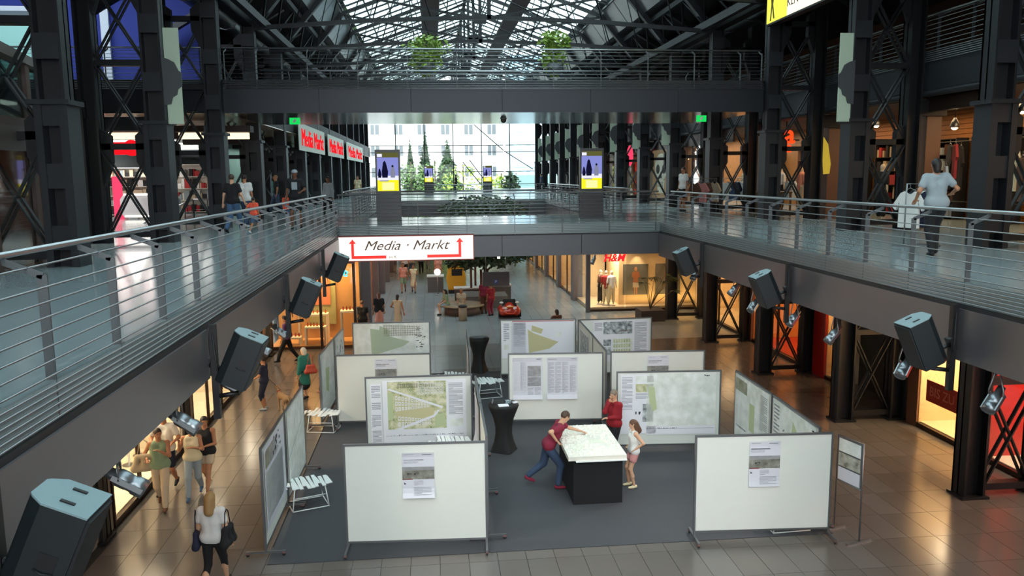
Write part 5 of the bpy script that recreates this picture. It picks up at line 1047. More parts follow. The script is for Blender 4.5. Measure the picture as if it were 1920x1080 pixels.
    # top
    tm_, ts = top; q_ = []
    k = .016 if ts != 'coat' else .03
    q_ += [rc(P+A([-.045, 0, .0]), ch-sx*.055, .1+k, .098+k), rc(P+A([.045, 0, .0]), ch+sx*.055, .1+k, .098+k), rc(ch-sx*.07, sh-sx*.10-td*.035, .098+k, .072+k), rc(ch+sx*.07, sh+sx*.10-td*.035, .098+k, .072+k)]
    if ts != 'tank': q_ += [rc(SH[0], SH[1], .06+k*.7, .06+k*.7)]
    else: q_ += [rc(SH[0]*.7+SH[1]*.3, SH[0]*.3+SH[1]*.7, .062+k*.5, .062+k*.5)]
    for q in range(2):
        if ts == 'tee': q_ += [rc(SH[q], SH[q]*.42+elb[q]*.58, .055+k, .052+k)]
        if ts in ('long', 'coat'): q_ += [rc(SH[q], elb[q], .055+k, .045+k), rc(elb[q], wr[q]*.93+elb[q]*.07, .045+k, .032+k)]
    if ts == 'dress': q_ += [rc(P, P+A([0, .01, -.42]), .14, .20)]
    if ts == 'coat': q_ += [rc(P, P+A([0, .0, -.35]), .16, .19)]
    if fem and ts not in ('dress', 'coat'): q_ += [rc(ch+fw*.05-sx*.05+td*.06, ch+fw*.05+sx*.05+td*.06, .062+k, .062+k)]
    if ts not in ('dress', 'coat'):
        q_ += [rc(hip[0]+A([.0, 0, .06]), hip[1]+A([.0, 0, .06]), .112+k, .112+k)]; hemz = P[2]-.055
        V, F = sdf_mesh(q_, res, .03, lambda X, Y, Z: hemz-Z)
    else: V, F = sdf_mesh(q_, res, .03)
    put(MB().add(V, F, 0, True), {'tee': 'shirt', 'tank': 'tank_top', 'long': 'sweater', 'coat': 'coat', 'dress': 'dress'}[ts], CL[tm_])
    # lower clothing
    bm_, bs = bot
    if bs != 'none':
        q_ = [rc(hip[0]+A([.02, 0, .05]), hip[1]+A([-.02, 0, .05]), .115, .115)]
        for q in range(2):
            if bs == 'long': q_ += [rc(hip[q], knee[q], .105, .080), rc(knee[q], ank[q]+A([0, 0, .03]), .080, .060)]
            elif bs == 'shorts': q_ += [rc(hip[q], hip[q]*.25+knee[q]*.75, .105, .092)]
            elif bs == 'hot': q_ += [rc(hip[q], hip[q]*.6+knee[q]*.4, .105, .10)]
            elif bs == 'capri': q_ += [rc(hip[q], knee[q], .102, .066), rc(knee[q], knee[q]*.6+ank[q]*.4, .064, .058)]
        if bs == 'skirt': q_ += [rc(P, P*1.+A([0, .02, -.42]), .14, .20)]
        V, F = sdf_mesh(q_, res, .025); put(MB().add(V, F, 0, True), {'long': 'trousers', 'shorts': 'shorts', 'hot': 'shorts', 'capri': 'capri_trousers', 'skirt': 'skirt'}[bs], CL[bm_])
    for q in range(2):
        tp = feet[q][2]; a_ = ank[q]; pitch = -min(.9, tp*5) if tp > .01 else 0
        R_ = Matrix.Rotation(pitch, 3, 'X'); m_ = MB()
        def T(p): v = R_ @ Vector(p); return (v.x+a_[0], v.y+a_[1], v.z+a_[2])
        V, F = sdf_mesh([rc((0, -.045, -.035), (0, .02, -.045), .042, .045), rc((0, .02, -.05), (0, .14, -.06), .044, .03)], .02, .015, lambda X, Y, Z: -(Z+.085)) if True else (0, 0)
        m_.add([T(v) for v in V], F, 0, True); put(m_, 'sandal' if sandals else 'shoe', CL[shoe])
    return t_
def G(px, py, z=0.): v = atz(px, py, z); return (v.x, v.y, z+(.012 if z == 0 and -2.97 < v.x < 7.2 and 13.3 < v.y < 26.4 else 0))
W1 = ((-.09, -.30, .07), (.09, .28, 0)); W2 = ((-.09, .28, 0), (.09, -.30, .07)); SW = ((-.27, .16, .86), (.25, -.10, .84))
# --- at the city model
person('man in a maroon polo shirt and jeans leaning over the city model', (2.42, 16.12, .012), -PI/2, 1.80, 'fair', ('4a3426', 'short'), ('maroon', 'tee'), ('jean', 'long'), 'maroon', ((-.28, -.46, .07), (.10, .10, 0)), ((-.1, .5, 1.1), (.25, .05, 1.08)), (tuple(aty(1126, 822, 16.5)), None), (0, .55), (-.02, -.08), -.05, (.3, .5), .016)
person('man in a red sweater and dark trousers with a hand at his mouth', (4.05, 17.42, .012), math.radians(120), 1.72, 'fair', ('7a6a5c', 'short'), ('crim', 'long'), ('black', 'long'), 'black', hands=((-.02, .20, 1.12), (.02, .14, 1.47)), look=(.1, .25), res=.017)
person('girl in a white tank top and pink shorts, hands on hips, beside the city model', (4.13, 15.95, .012), math.radians(95), 1.47, 'fair', ('5a3a26', 'long'), ('white', 'tank'), ('pink', 'hot'), 'cream', ((-.12, .02, 0), (.10, .08, 0)), ((-.2, .02, 1.05), (.2, .02, 1.05)), look=(-.1, .3), res=.015, sandals=True)
# --- walking group on the left
person('woman in beige trousers and grey tank top eating, with a shoulder tote', G(306, 951), math.radians(190), 1.66, 'tan', ('2a1a14', 'short'), ('green', 'tank'), ('beige', 'long'), 'brown', W2, ((-.05, .24, 1.32), (.22, .12, 1.12)), look=(.5, .1), res=.018)
person('man in a white shirt and dark shorts walking behind the woman with the tote', G(316, 920), math.radians(180), 1.76, 'tan', ('1c1412', 'short'), ('white', 'tee'), ('navy', 'shorts'), 'black', W1, ((-.2, .2, 1.1), (.2, .2, 1.1)), look=(0, .2), res=.019)
person('woman in a cream top and grey trousers walking with raised hand', G(366, 931), math.radians(185), 1.58, 'tan', ('5a3a24', 'short'), ('cream', 'tank'), ('grey', 'long'), 'blue', W1, ((-.06, .22, 1.25), (.24, .16, 1.38)), look=(-.2, .2), res=.018)
person('woman in a black sleeveless top and beige shorts holding food', G(392, 922), math.radians(172), 1.66, 'tan', ('120c0c', 'pony'), ('black', 'tank'), ('beige', 'hot'), 'beige', W2, ((-.10, .26, 1.15), (.2, .15, 1.2)), look=(.5, .15), res=.018)
bw = G(405, 1106); person('blonde woman in a white T-shirt and black capri trousers seen from behind', bw, math.radians(-8), 1.66, 'fair', ('9c7a4c', 'long'), ('white', 'tee'), ('black', 'capri'), 'black', W1, ((-.28, .05, .88), (.28, .02, .88)), res=.016)
def bag(label, loc, rz, w_, h_, d_, m_, strap=.35, name='handbag'):
    t_ = thing(name, label, 'bag', loc, rz); V, F = sdf_mesh([rc((-w_*.36, 0, h_*.15), (w_*.36, 0, h_*.15), d_*.5, d_*.5), rc((-w_*.25, 0, h_*.8), (w_*.25, 0, h_*.8), d_*.3, d_*.3), rc((-w_*.36, 0, h_*.15), (-w_*.25, 0, h_*.8), d_*.45, d_*.3), rc((w_*.36, 0, h_*.15), (w_*.25, 0, h_*.8), d_*.45, d_*.3), rc((0, 0, h_*.2), (0, 0, h_*.7), d_*.5, d_*.4)], .018, .04); MB().add(V, F, 0, True).build('bag_body', m_, t_)
    MB().tube([(-w_*.25, 0, h_*.85), (-w_*.12, .0, h_+strap*.8), (0, 0, h_+strap), (w_*.12, 0, h_+strap*.8), (w_*.25, 0, h_*.85)], .010, 5).build('strap', m_, t_)
bag('black shoulder bag of the blonde woman, on her right', (bw[0]+.25, bw[1]-.04, .78), PI/2-.2, .42, .36, .14, CL['black'], .24); bag('dark blue bag hanging at the left side of the blonde woman', (bw[0]-.25, bw[1]+.02, .74), PI/2+.1, .34, .32, .12, CL['navy'], .30)
g1 = G(306, 951); bag('large pale tote bag hanging from the shoulder of the woman in beige', (g1[0]-.27, g1[1]-.06, .82), .25, .52, .36, .16, CL['khaki'], .28)
# --- further back on the ground
nm_ = G(498, 768); person('man in a navy T-shirt and dark knee shorts standing with a dog', nm_, math.radians(80), 1.56, 'tan', ('2a2020', 'short'), ('navy', 'tee'), ('navy', 'capri'), 'grey', hands=((-.2, .28, 1.05), (.2, .26, 1.02)), look=(0, .2))
person('man in a dark purple shirt striding to the left', G(540, 680), math.radians(92), 1.72, 'tan', ('1a1210', 'short'), ('purple', 'tee'), ('black', 'long'), 'black', ((-.09, .34, 0), (.09, -.36, .06)), SW, lean=(0, .08))
gw = G(573, 748); person('grey-haired woman in a green coat and black skirt carrying a red bag', gw, math.radians(60), 1.58, 'fair', ('b8b2aa', 'bob'), ('teal', 'coat'), ('black', 'skirt'), 'black')
bag('red shoulder bag of the woman in the green coat', (gw[0]+.22, gw[1]-.2, .85), .4, .36, .26, .13, mat('red leather', 'a83a28', .5), .3)
person('small child in a light top half hidden behind the left row of boards', G(607, 738), math.radians(60), 1.15, 'fair', ('2c201a', 'short'), ('grey', 'tee'), ('black', 'long'), 'pink', W1, res=.025)
R3 = .027
person('bald man in black seen above the back left board', G(681, 640), math.radians(10), 1.68, 'tan', ('4a3428', 'short'), ('black', 'tee'), ('black', 'long'), res=R3)
person('woman in black and salmon behind the back left board', G(712, 622), math.radians(20), 1.70, 'tan', ('6a3a28', 'bob'), ('black', 'tee'), ('salmon', 'skirt'), 'black', res=R3)
person('woman in a beige dress walking past the back left board', G(747, 622), math.radians(-15), 1.62, 'tan', ('2c1a16', 'bob'), ('beige', 'dress'), ('beige', 'none'), 'black', W1, ((-.3, .2, 1.1), (.28, .02, .85)), res=R3)
person('man in a salmon shirt and green shorts walking towards the boards', G(757, 549), PI, 1.72, 'tan', ('2a1c18', 'short'), ('salmon', 'tee'), ('green', 'shorts'), 'black', W1, res=R3)
person('woman in a cream dress walking beside the man in salmon', G(776, 549), PI, 1.62, 'tan', ('4a2a20', 'bob'), ('cream', 'dress'), ('cream', 'none'), 'black', W2, ((-.12, .2, 1.2), (.2, .15, 1.1)), res=R3)
for k, (px, py, tp_, bt_) in enumerate(((790, 514, 'grey', 'black'), (803, 506, 'brown', 'grey'), (772, 518, 'beige', 'jean'), (760, 520, 'white', 'black'))):
    person(['person in dark trousers, legs visible below the shop sign', 'person in grey trousers with a bag, legs below the shop sign', 'person in jeans, far back behind the cream dress', 'person in black trousers, far back beyond the couple'][k], G(px, py), PI*(k % 2), 1.72, 'tan', ('2a1c18', 'short'), (tp_, 'tee'), (bt_, 'long'), 'black', (W1, W2)[k % 2], res=.035)
person('person in salmon clothes half hidden by the glowing ball lamp', G(822, 531), PI, 1.70, 'tan', ('5a3024', 'bob'), ('salmon', 'tee'), ('salmon', 'skirt'), 'black', W1, res=R3)
person('seated girl in a green top on the round bench', (.62, 38.0, -.0), 1.9, 1.62, 'fair', ('1a1412', 'long'), ('green', 'tee'), ('grey', 'shorts'), 'black', ((-.1, .42, 0), (.1, .36, 0)), ((-.12, .35, .62), (.12, .35, .62)), pel=(0, 0), dz=-.40, lean=(0, .15), res=R3)
person('seated man in a grey shirt on the round bench', (1.32, 38.15, 0), 3.0, 1.66, 'tan', ('7a6a5a', 'short'), ('beige', 'tee'), ('khaki', 'long'), 'black', ((-.1, .42, 0), (.1, .40, 0)), ((-.12, .35, .62), (.12, .35, .62)), dz=-.40, lean=(0, .2), res=R3)
person('person in maroon standing at the ride-on car', G(908, 588), 0, 1.66, 'tan', ('3a2018', 'bob'), ('maroon', 'tee'), ('brown', 'long'), 'black', res=R3)
person('person in dark red beside the round bench pillars', G(921, 592), .5, 1.55, 'tan', ('3a2018', 'short'), ('crim', 'tee'), ('maroon', 'long'), 'black', res=R3)
person('person with dark hair seen above the beige wedge plan board', G(1044, 655), .4, 1.55, 'tan', ('2a1a14', 'bob'), ('brown', 'tee'), ('black', 'long'), 'black', hands=((-.4, .2, 1.3), (.2, .1, .9)), res=R3)
# --- first floor
Z5 = ZF
person('man in a black polo shirt and jeans walking away on the left gallery', G(440, 438, Z5), -.25, 1.60, 'fair', ('3a2a22', 'short'), ('black', 'tee'), ('blue', 'long'), 'black', W1, ((-.34, .02, .85), (.34, .12, .85)), res=.022)
person('man in a white T-shirt and jeans walking beyond the man in the black polo', G(463, 428, Z5), -.2, 1.60, 'tan', ('2a1c18', 'short'), ('white', 'tee'), ('jean', 'long'), 'white', W2, res=.025)
person('small child in an orange T-shirt led by the hand, left gallery', G(478, 438, Z5), -.3, .98, 'tan', ('1c1412', 'short'), ('orange', 'tee'), ('blue', 'shorts'), 'white', W1, ((-.34, .1, 1.1), (.26, .05, .85)), res=.022)
person('child in an orange T-shirt beside the man with the printed tee', G(540, 426, Z5), -.4, 1.05, 'tan', ('1c1412', 'short'), ('orange', 'tee'), ('blue', 'shorts'), 'white', W2, res=.022)
pb = person('man in a black printed T-shirt, cap and dark shorts facing the camera', G(557, 428, Z5), PI, 1.72, 'dark', ('1c1412', 'short'), ('black', 'tee'), ('black', 'shorts'), 'black', ((-.12, 0, 0), (.12, .1, 0)), ((-.2, .2, 1.1), (.28, .02, .85)), cap='grey', res=.022)
MB().bb(-.08, .135, 1.14, .08, .142, 1.36).build('shirt_print', CL['grey'], pb)
person('man in a grey and pink shirt leaning at the corner of the left railing', G(618, 410, Z5), 2.6, 1.52, 'dark', ('120e0e', 'short'), ('grey', 'long'), ('black', 'long'), 'white', W1, look=(.6, .1), res=.022)
person('person in a cream T-shirt beyond the corner of the railing', G(672, 380, Z5), 2.8, 1.55, 'tan', ('2a1c18', 'short'), ('cream', 'tee'), ('grey', 'shorts'), 'white', res=R3)
person('person in a teal shirt by the far left shop windows', G(510, 397, Z5), 1.5, 1.6, 'tan', ('7a5a3a', 'short'), ('teal', 'tee'), ('grey', 'long'), 'black', res=R3)
person('person in a black shirt and jeans by the far left shop windows', G(520, 400, Z5), 2.0, 1.6, 'tan', ('8a6a4a', 'short'), ('black', 'tee'), ('jean', 'long'), 'black', W1, res=R3)
person('woman in a grey T-shirt and black leggings standing on the right gallery', G(1750, 480, Z5), -.2, 1.72, 'tan', ('1c1210', 'bob'), ('grey', 'tee'), ('black', 'long'), 'black', ((-.04, .0, 0), (.06, .12, .03)), ((-.30, .16, 1.02), (.32, .18, 1.12)), lean=(-.04, .08), res=.016)
person('person in a white T-shirt and black shorts by the far right shops', tuple(Vector((10.0, 31.3, Z5))), 2.0, 1.75, 'tan', ('1c1412', 'short'), ('white', 'tee'), ('black', 'shorts'), 'black', res=R3)
person('distant person in dark clothes by the end window, between the totems', (2.2, 72, Z5), 1.2, 1.6, 'shade', ('1c1412', 'short'), ('black', 'tee'), ('black', 'long'), res=.04)
person('distant person in a blue shirt by the end window on the right', (9.6, 70, Z5), 1.2, 1.6, 'tan', ('1c1412', 'short'), ('blue', 'tee'), ('black', 'long'), res=.04)
# dog
dx, dy, _ = G(533, 772); t_ = thing('dog', 'slim light brown dog standing beside the man in navy', 'dog', (dx, dy, 0), math.radians(35))
def dl(x, y): return [rc((x, y, .36), (x, y-.03 if y < 0 else y, .2), .045, .026), rc((x, y-.03 if y < 0 else y, .2), (x, y+.01, .02), .024, .018), rc((x, y+.01, .02), (x, y+.05, .02), .02, .016)]
pr = [rc((0, -.20, .44), (0, .0, .43), .085, .075), rc((0, 0, .43), (0, .2, .44), .08, .10), rc((0, .24, .46), (0, .36, .62), .065, .045), rc((0, .37, .65), (0, .42, .64), .055, .045), rc((0, .43, .63), (0, .52, .61), .032, .02), rc((-.04, .36, .69), (-.05, .34, .73), .02, .012), rc((.04, .36, .69), (.05, .34, .73), .02, .012), rc((0, -.26, .46), (0, -.42, .34), .02, .012)]
for x in (-.06, .06): pr += dl(x, .18)+[rc((x, -.2, .40), (x, -.14, .26), .07, .04), rc((x, -.14, .26), (x, -.27, .17), .032, .022), rc((x, -.27, .17), (x, -.25, .02), .02, .017), rc((x, -.25, .02), (x, -.2, .02), .02, .016)]
V, F = sdf_mesh(pr, .018, .03); MB().add(V, F, 0, True).ell((0, .545, .61), (.014, .012, .012), 6, 5, 1).ell((-.035, .42, .66), (.008, .008, .008), 6, 5, 1).ell((.035, .42, .66), (.008, .008, .008), 6, 5, 1).build('body', [mat('dog coat', '9a7a5a', .9, 0, .2, 8), BLACK], t_)
MB().lathe([(.062, -.012), (.066, 0), (.062, .012)], (0, .3, .54), 14, 0, Matrix.Rotation(-.6, 3, 'X')).build('collar', CL['red'], t_)
tag(MB().tube([(dx+.1, dy+.2, .56), (dx-.1, dy+.1, .62), (nm_[0]+.1, nm_[1]+.05, .92)], .006, 5).build('dog_lead', CL['black']), 'dark lead between the dog and the man in navy', 'lead')
# ================================================================ PLANTS, BENCH, RIDES
LEAFD = mat('dark leaf', '3a4a2e', .5, 0, .35, 2.); LEAFL = mat('light leaf', '7f9a3c', .5, 0, .3, 3.); BARK = mat('bark', '4a3a2c', .9, 0, .3, 8, .4)
def leaves(c, r, n, ls, seed, mb=None, shell=.3):
    R_ = random.Random(seed); mb = mb or MB()
    for _ in range(n):
        th = R_.uniform(0, 2*PI); u = R_.uniform(-1, 1); q = (R_.random()**shell); d = Vector((math.cos(th)*math.sqrt(1-u*u), math.sin(th)*math.sqrt(1-u*u), u)); p = Vector(c)+Vector((d.x*r[0]*q, d.y*r[1]*q, d.z*r[2]*q))
        a = Vector((R_.uniform(-1, 1), R_.uniform(-1, 1), R_.uniform(-.7, .3))).normalized(); b = a.cross(Vector((R_.uniform(-1, 1), R_.uniform(-1, 1), R_.uniform(-1, 1)))).normalized(); l = ls*R_.uniform(.7, 1.3)
        mb.add([p, p+a*l*.5+b*l*.25, p+a*l, p+a*l*.5-b*l*.25], [(0, 1, 2, 3)])
    return mb
# big tree through the second opening
t_ = thing('indoor_tree', 'broad dark green indoor tree standing beyond the bridge', 'tree', (2.6, 40.5, 0))
MB().tube([(0, 0, .6), (.1, 0, 1.4), (0, .1, 2.3), (.1, 0, 3.4)], [.14, .11, .09, .05], 10).build('trunk', BARK, t_)
for k in range(7):
    a = k*.9; MB().tube([(0.05, .05, 1.7+.2*k), (math.cos(a)*.9, math.sin(a)*.9, 2.5+.25*k), (math.cos(a)*1.7, math.sin(a)*1.7, 2.9+.3*k)], [.06, .04, .015], 6).build('branch', BARK, t_)
lm = leaves((0, 0, 3.5), (2.4, 2.3, 1.0), 2600, .24, 1); leaves((.2, -1.2, 2.75), (2.0, 1.3, .6), 1500, .26, 2, lm); leaves((-1.2, -1., 2.5), (.9, .9, .5), 500, .24, 4, lm); leaves((1.5, -1., 3.0), (1.0, 1.0, .5), 500, .24, 6, lm); leaves((0, 0, 4.9), (2.2, 2.0, .75), 1500, .22, 5, lm)
lm.build('foliage', LEAFD, t_, kind='stuff'); MB().prism([(-1.0, 0), (1.0, 0), (1.1, .6), (-1.1, .6)], -1.0, 1.0, 'y').build('planter', mat('planter grey', '6b6660', .6), t_)
def palm(label, x, y, z, n, h, L, seed, m_, pw=.9, ph=.5, pot=True):
    t_ = thing('potted_palm', label, 'plant', (x, y, z)); R_ = random.Random(seed)
    if pot: MB().bb(-pw/2, -pw/2, 0, pw/2, pw/2, ph).build('planter', mat('dark planter', '2e2422', .6), t_)
    for k in range(n):
        a = R_.uniform(0, 2*PI); tip = Vector((math.cos(a)*R_.uniform(.25, .6)*L, math.sin(a)*R_.uniform(.25, .6)*L, h*R_.uniform(.55, 1.1))); mid = Vector((tip.x*.35, tip.y*.35, tip.z*.6))
        st = MB().tube([(0, 0, ph), mid+Vector((0, 0, ph*.6)), tip+Vector((0, 0, ph))], [.018, .014, .008], 5).build('stem', mat('palm stem', '6a5434', .7), t_); f = MB(); tp = tip+Vector((0, 0, ph))
        for j in range(11):
            b_ = (j/10-.5)*2.6+a; e = Vector((math.cos(b_), math.sin(b_), R_.uniform(-.45, .15))).normalized(); s1 = e.cross(Vector((0, 0, 1))).normalized(); l = .42*R_.uniform(.8, 1.2)
            f.add([tp, tp+e*l*.5+s1*.03, tp+e*l+Vector((0, 0, -.06)), tp+e*l*.5-s1*.03], [(0, 1, 2, 3)])
        f.build('frond', m_, st)
palm('fan palm in a dark square planter before the fashion shop', 9.8, 35.2, 0, 9, 1.5, 2.2, 3, mat('palm leaf', '4c5530', .5), 1.1, .5)
def hanging(label, px, py0, py1, Y_, w_, seed):
    a, b = aty(px, py0, Y_), aty(px, py1, Y_); t_ = thing('hanging_plant', label, 'plant', (a.x, Y_, b.z)); H_ = a.z-b.z
    MB().lathe([(.0, 0), (.28, 0), (.36, .35), (0, .35)], (0, 0, 0), 14).build('pot', mat('grey pot', '5c5f62', .5), t_); MB().tube([(0, 0, .35), (0.03, 0, 11.9-b.z if 11.9 > b.z else 1)], .012, 5).build('hanger', STEEL, t_)
    lm = leaves((0, 0, H_*.8), (w_, w_*.7, H_*.28), 300, .22, seed); leaves((-.05, 0, H_*.35), (w_*.75, w_*.5, H_*.4), 330, .2, seed+1, lm); lm.build('foliage', LEAFL, t_, kind='stuff')
hanging('light green hanging plant above the bridge, left of two', 800, 72, 138, 33.0, .85, 21); hanging('light green hanging plant above the bridge, right of two', 1040, 62, 138, 33.0, .62, 31)
# round bench, bin, rides
WB = mat('bench wood', '8a7258', .5)
t_ = thing('round_bench', 'low brown curved bench around the indoor tree', 'bench', (1.35, 38.2, 0))
MB().lathe([(.35, .40), (1.05, .40), (1.08, .44), (1.05, .47), (.35, .47)], (0, 0, 0), 28).build('seat', WB, t_); MB().lathe([(.35, 0), (.85, 0), (.85, .4), (.35, .4)], (0, 0, 0), 24).build('base', mat('bench base', '5c5048', .6), t_)
p = atz(868, 601, 0); t_ = thing('litter_bin', 'beige cylindrical litter bin at the bench', 'bin', (p.x, p.y, 0)); MB().lathe([(.0, 0), (.19, 0), (.19, .62), (0, .62)], (0, 0, 0), 20).build('drum', mat('bin beige', '8c7c68', .5), t_); MB().lathe([(.2, .62), (.2, .7), (.15, .72), (.13, .68), (.001, .68)], (0, 0, 0), 20).build('rim', BLACK, t_)
t_ = thing('ride_on_car', 'red childrens ride-on car with smiling front grille', 'ride', (3.45, 36.3, 0), .0)
RC_ = mat('ride red paint', 'b03018', .25, 0, coat=.5) ; V, F = sdf_mesh([rc((-.28, -.35, .45), (.28, -.35, .45), .2, .2), rc((-.3, .35, .42), (.3, .35, .42), .2, .2), rc((-.3, -.3, .42), (-.3, .35, .42), .2, .2), rc((.3, -.3, .42), (.3, .35, .42), .2, .2), rc((0, -.3, .5), (0, 0, .6), .25, .22)], .035, .06); MB().add(V, F, 0, True).build('car_body', RC_, t_)
MB().bb(-.45, -.6, 0, .45, .6, .16).build('plinth', mat('ride base', '3a3638', .6), t_); MB().prism([(-.36, .6), (.36, .6), (.28, .95), (-.28, .95)], -.05, .0, 'y').build('windscreen', mat('ride screen', '22201f', .2), t_)
for e in (-1, 1): MB().ell((e*.2, -.5, .58), (.07, .04, .07), 12, 8).build('headlight', CL['white'], t_); MB().ell((e*.36, -.1, .8), (.09, .04, .05), 10, 6).build('wing_mirror', CL['white'], t_); MB().lathe([(.02, -.06), (.17, -.06), (.17, .06), (.02, .06)], (e*.46, -.25, .32), 16, 0, Matrix.Rotation(PI/2, 3, 'Y')).build('wheel', BLACK, t_)
MB().tube([(-.24, -.56, .42), (-.1, -.6, .36), (.1, -.6, .36), (.24, -.56, .42)], .02, 6).build('grille_smile', CL['orange'], t_); MB().ell((0, -.44, .66), (.2, .12, .03), 12, 6).build('bonnet_patch', mat('ride amber', 'd08a2c', .4), t_)
p = atz(857, 548, 0); t_ = thing('ride_on_machine', 'yellow childrens ride machine behind the bench', 'ride', (p.x, p.y, 0)); YL = mat('ride yellow', 'd8981c', .4)
MB().prism([(-.5, .2), (.5, .2), (.5, 1.0), (.35, 1.5), (-.45, 1.5), (-.6, .8)], -.35, .35, 'y').build('cabin', YL, t_); MB().bb(-.3, -.37, 1.0, .3, -.35, 1.38).build('windscreen', BLACK, t_); MB().bb(-.5, -.5, 0, .5, .5, .2).build('plinth', BLACK, t_)
for (px, py, w_, hh, lb) in ((817, 548, .9, .95, 'grey kiosk counter with lit top beside the yellow ride'), (935, 566, 1.3, .9, 'white-topped kiosk counter behind the ride-on car'), (880, 566, 1.5, .75, 'low grey kiosk plinth behind the bench')):
    p = atz(px, py, 0); t_ = thing('kiosk_counter', lb, 'counter', (p.x, p.y+.3, 0)); MB().bb(-w_/2, -.4, 0, w_/2, .4, hh-.06).build('counter_body', mat('kiosk grey', '5c5654', .6), t_); MB().bb(-w_/2-.04, -.44, hh-.06, w_/2+.04, .44, hh).build('counter_top', mat('kiosk top', 'cfcac4', .4), t_)
for k, (px, py) in enumerate(((884, 566), (892, 560), (903, 580), (915, 578))):
    p = atz(px, py, 0); t_ = thing('slim_post', 'slim brown post beside the kiosk, %s from the left' % ORD[k], 'post', (p.x, p.y, 0)); MB().tube([(0, 0, 0), (0, 0, 2.0)], .06, 8).build('shaft', mat('post maroon', '5a3028', .5), t_); MB().lathe([(.0, 0), (.12, 0), (.12, .04), (0, .04)], (0, 0, 0), 12).build('base', BLACK, t_)
p = aty(820, 510, 44.5); t_ = thing('globe_lamp', 'glowing white globe lamp on a slim stand', 'lamp', (p.x, 44.5, 0)); MB().ell((0, 0, p.z), (.18, .18, .18), 18, 12).build('globe', emis('globe glow', 'fff4e0', 3.), t_); MB().tube([(0, 0, 0), (0, 0, p.z-.15)], .02, 6).lathe([(.0, 0), (.16, 0), (.16, .03), (0, .03)], (0, 0, 0), 14).build('stand', ALU, t_)
for k, px in enumerate((892, 922, 935)):
    p = aty(px, (475, 475, 482)[k], 34); tag(MB().box((0, 0, 0), (.12, .12, .14)).build('square_lamp', emis('square lamp glow', 'f4f0e4', 1.5)), 'small square white lamp over the indoor tree, %s from the left' % ORD[k], 'lamp').location = p
for k, (px, py, X_) in enumerate(((597, 38, -6.8), (560, 100, -6.8))):
    p = atx(px, py, X_); t_ = thing('ceiling_spot', ['bright round lamp high in the left roof side', 'silver floodlight seen through the upper bridge railing'][k], 'lamp', tuple(p)); MB().lathe([(.02, .3), (.16, .15), (.2, 0), (.17, -.02)], (0, 0, 0), 14).build('shade', ALU, t_); MB().ell((0, 0, 0), (.15, .15, .05), 12, 8).build('bulb', BULB if k == 0 else LENSO, t_); MB().tube([(0, 0, .3), (0, 0, 1.2)], .015).build('rod', BLACK, t_)
for k, (px, py) in enumerate(((508, 52), (1395, 40))):
    p = atx(px, py, -7.6 if k == 0 else 12.4); t_ = thing('vent_grille', ['ribbed silver air outlet below the left duct', 'ribbed silver air outlet below the right duct'][k], 'vent', tuple(p))
    for j in range(9): MB().tube([(-.25+.0*j, -1.2+j*.3, 0), (.25, -1.2+j*.3, .1)], .06, 8).build('louvre', mat('pale louvre', 'a8aba4', .4, .5), t_)
    MB().bb(-.3, -1.4, .12, .3, 1.4, .2).build('housing', DUCT, t_)
# ================================================================ OUTSIDE
struct('ground', MB().bb(-60, 84.2, -.4, 90, 200, -.2), [mat('outside paving', '8a8f84', .9)])
def building(label, x0, x1, y, z1, wm, gm, nx, nz, ww, wh, z0=0):
    t_ = thing('office_building', label, 'building', ((x0+x1)/2, y, -.2)); w_ = x1-x0; MB().bb(-w_/2, 0, 0, w_/2, 10, z1).build('wall', wm, t_); MB().bb(-w_/2-.2, -.2, z1, w_/2+.2, 10.2, z1+.5).build('roof', wm, t_)
    for i in range(nx):
        for j in range(nz):
            x = -w_/2+w_*(i+.5)/nx; z = 2.5+(z1-3)*(j+.5)/nz; f = MB().bb(x-ww/2, -.08, z-wh/2, x+ww/2, .02, z+wh/2).build('window', gm, t_); MB().bb(x-.06, -.12, z-wh/2, x+.06, -.08, z+wh/2).build('window_bar', wm, f)
building('white rendered building with small dark windows behind the conifers', -14, 11.5, 128, 26, mat('white render outside', 'dcdcd8', .8), mat('dark window outside', '6a7074', .3), 7, 7, 1.3, 1.5)
building('glass and steel office block outside on the right', 12.2, 30, 122, 24, mat('blue glass facade', 'a9c4d4', .2), mat('pale glass pane', 'c8dce8', .1), 7, 8, 2.0, 2.1)
tag(MB().bb(12, 112, 0, 30, 116, 6.6).build('low_pavilion', mat('teal pavilion', '7fa8a8', .6)), 'low teal pavilion in front of the glass block outside', 'building')
CON = mat('conifer green', '31492f', .8, 0, .3, 1.); DEC = mat('deciduous green', '6a8c4a', .8, 0, .3, 1.); LIM = mat('lime green', 'a8c04c', .8, 0, .3, 1.)
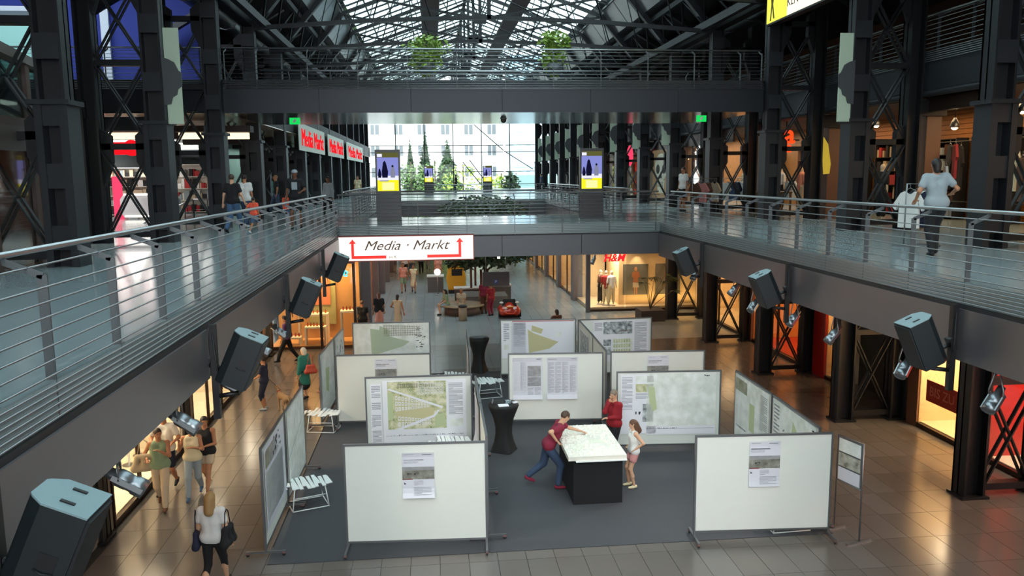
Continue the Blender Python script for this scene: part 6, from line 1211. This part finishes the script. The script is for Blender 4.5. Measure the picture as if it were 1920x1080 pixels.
def conifer(label, x, y, h, r, seed, m_=CON):
    t_ = thing('conifer', label, 'tree', (x, y, -.2)); R_ = random.Random(seed); MB().tube([(0, 0, 0), (0, 0, h*.9)], [.2, .04], 7).build('trunk', BARK, t_); f = MB().lathe([(r*.62, .9), (r*.4, h*.45), (.05, h*.93)], (0, 0, 0), 12)
    for j in range(int(h*4.2)):
        z = .8+j/4.2*(h-.8)/h; rr_ = r*(1-z/h)**.8*R_.uniform(.75, 1.1)
        for q in range(17):
            a = R_.uniform(0, 2*PI); d = Vector((math.cos(a), math.sin(a), 0)); s1 = Vector((-d.y, d.x, 0)); c = Vector((0, 0, z+R_.uniform(-.15, .15)))
            f.add([c, c+d*rr_*.6+s1*rr_*.22+Vector((0, 0, -.1)), c+d*rr_+Vector((0, 0, -.3*rr_)), c+d*rr_*.6-s1*rr_*.22+Vector((0, 0, -.1))], [(0, 1, 2, 3)])
    f.build('foliage', m_, t_, kind='stuff')
def ox(px, py, Y_): return aty(px, py, Y_)
for k, (px, top, Y_, r) in enumerate(((768, 256, 100, 2.0), (796, 240, 100, 2.4), (838, 257, 104, 3.6))):
    a = ox(px, top, Y_); conifer(['slim conifer outside, left of three', 'tallest conifer outside, second from the left', 'broad conifer outside, right of three'][k], a.x, Y_, a.z+.2, r, k+3, (CON, CON, mat('mid conifer', '3d5838', .8, 0, .3, 1.))[k])
def bush(label, px, py, Y_, rx, rz, m_, seed):
    a = ox(px, py, Y_); t_ = thing('bush', label, 'bush', (a.x, Y_, -.2)); MB().tube([(0, 0, 0), (0, 0, a.z)], .08, 6).build('stem', BARK, t_); leaves((0, 0, a.z-rz), (rx, rx*.7, rz), 700, .45, seed, None, .25).build('foliage', m_, t_, kind='stuff')
bush('light green round tree outside beside the left totem', 770, 300, 96, 2.6, 3.6, DEC, 41); bush('pale lime tree outside between the small totems', 868, 305, 96, 3.0, 4.2, LIM, 42); bush('mid green tree outside behind the small left totem', 815, 298, 98, 3.0, 4.0, DEC, 43); bush('lime bush outside below the glass block', 940, 322, 95, 2.2, 2.8, LIM, 44); bush('dark green bush outside near the right edge of the window', 958, 318, 92, 1.0, 2.0, CON, 45); bush('green tree outside beyond the left totem', 745, 305, 99, 2.4, 3.6, CON, 46)
for o in [o for o in COL.objects if o.type == 'FONT']:      # lettering becomes plain mesh
    bpy.context.view_layer.update()
    me = bpy.data.meshes.new_from_object(o); me.name = 'lettering'; n_ = bpy.data.objects.new('lettering', me); COL.objects.link(n_); n_.parent = o.parent; n_.location = o.location; n_.rotation_euler = o.rotation_euler; n_.scale = o.scale; bpy.data.objects.remove(o)
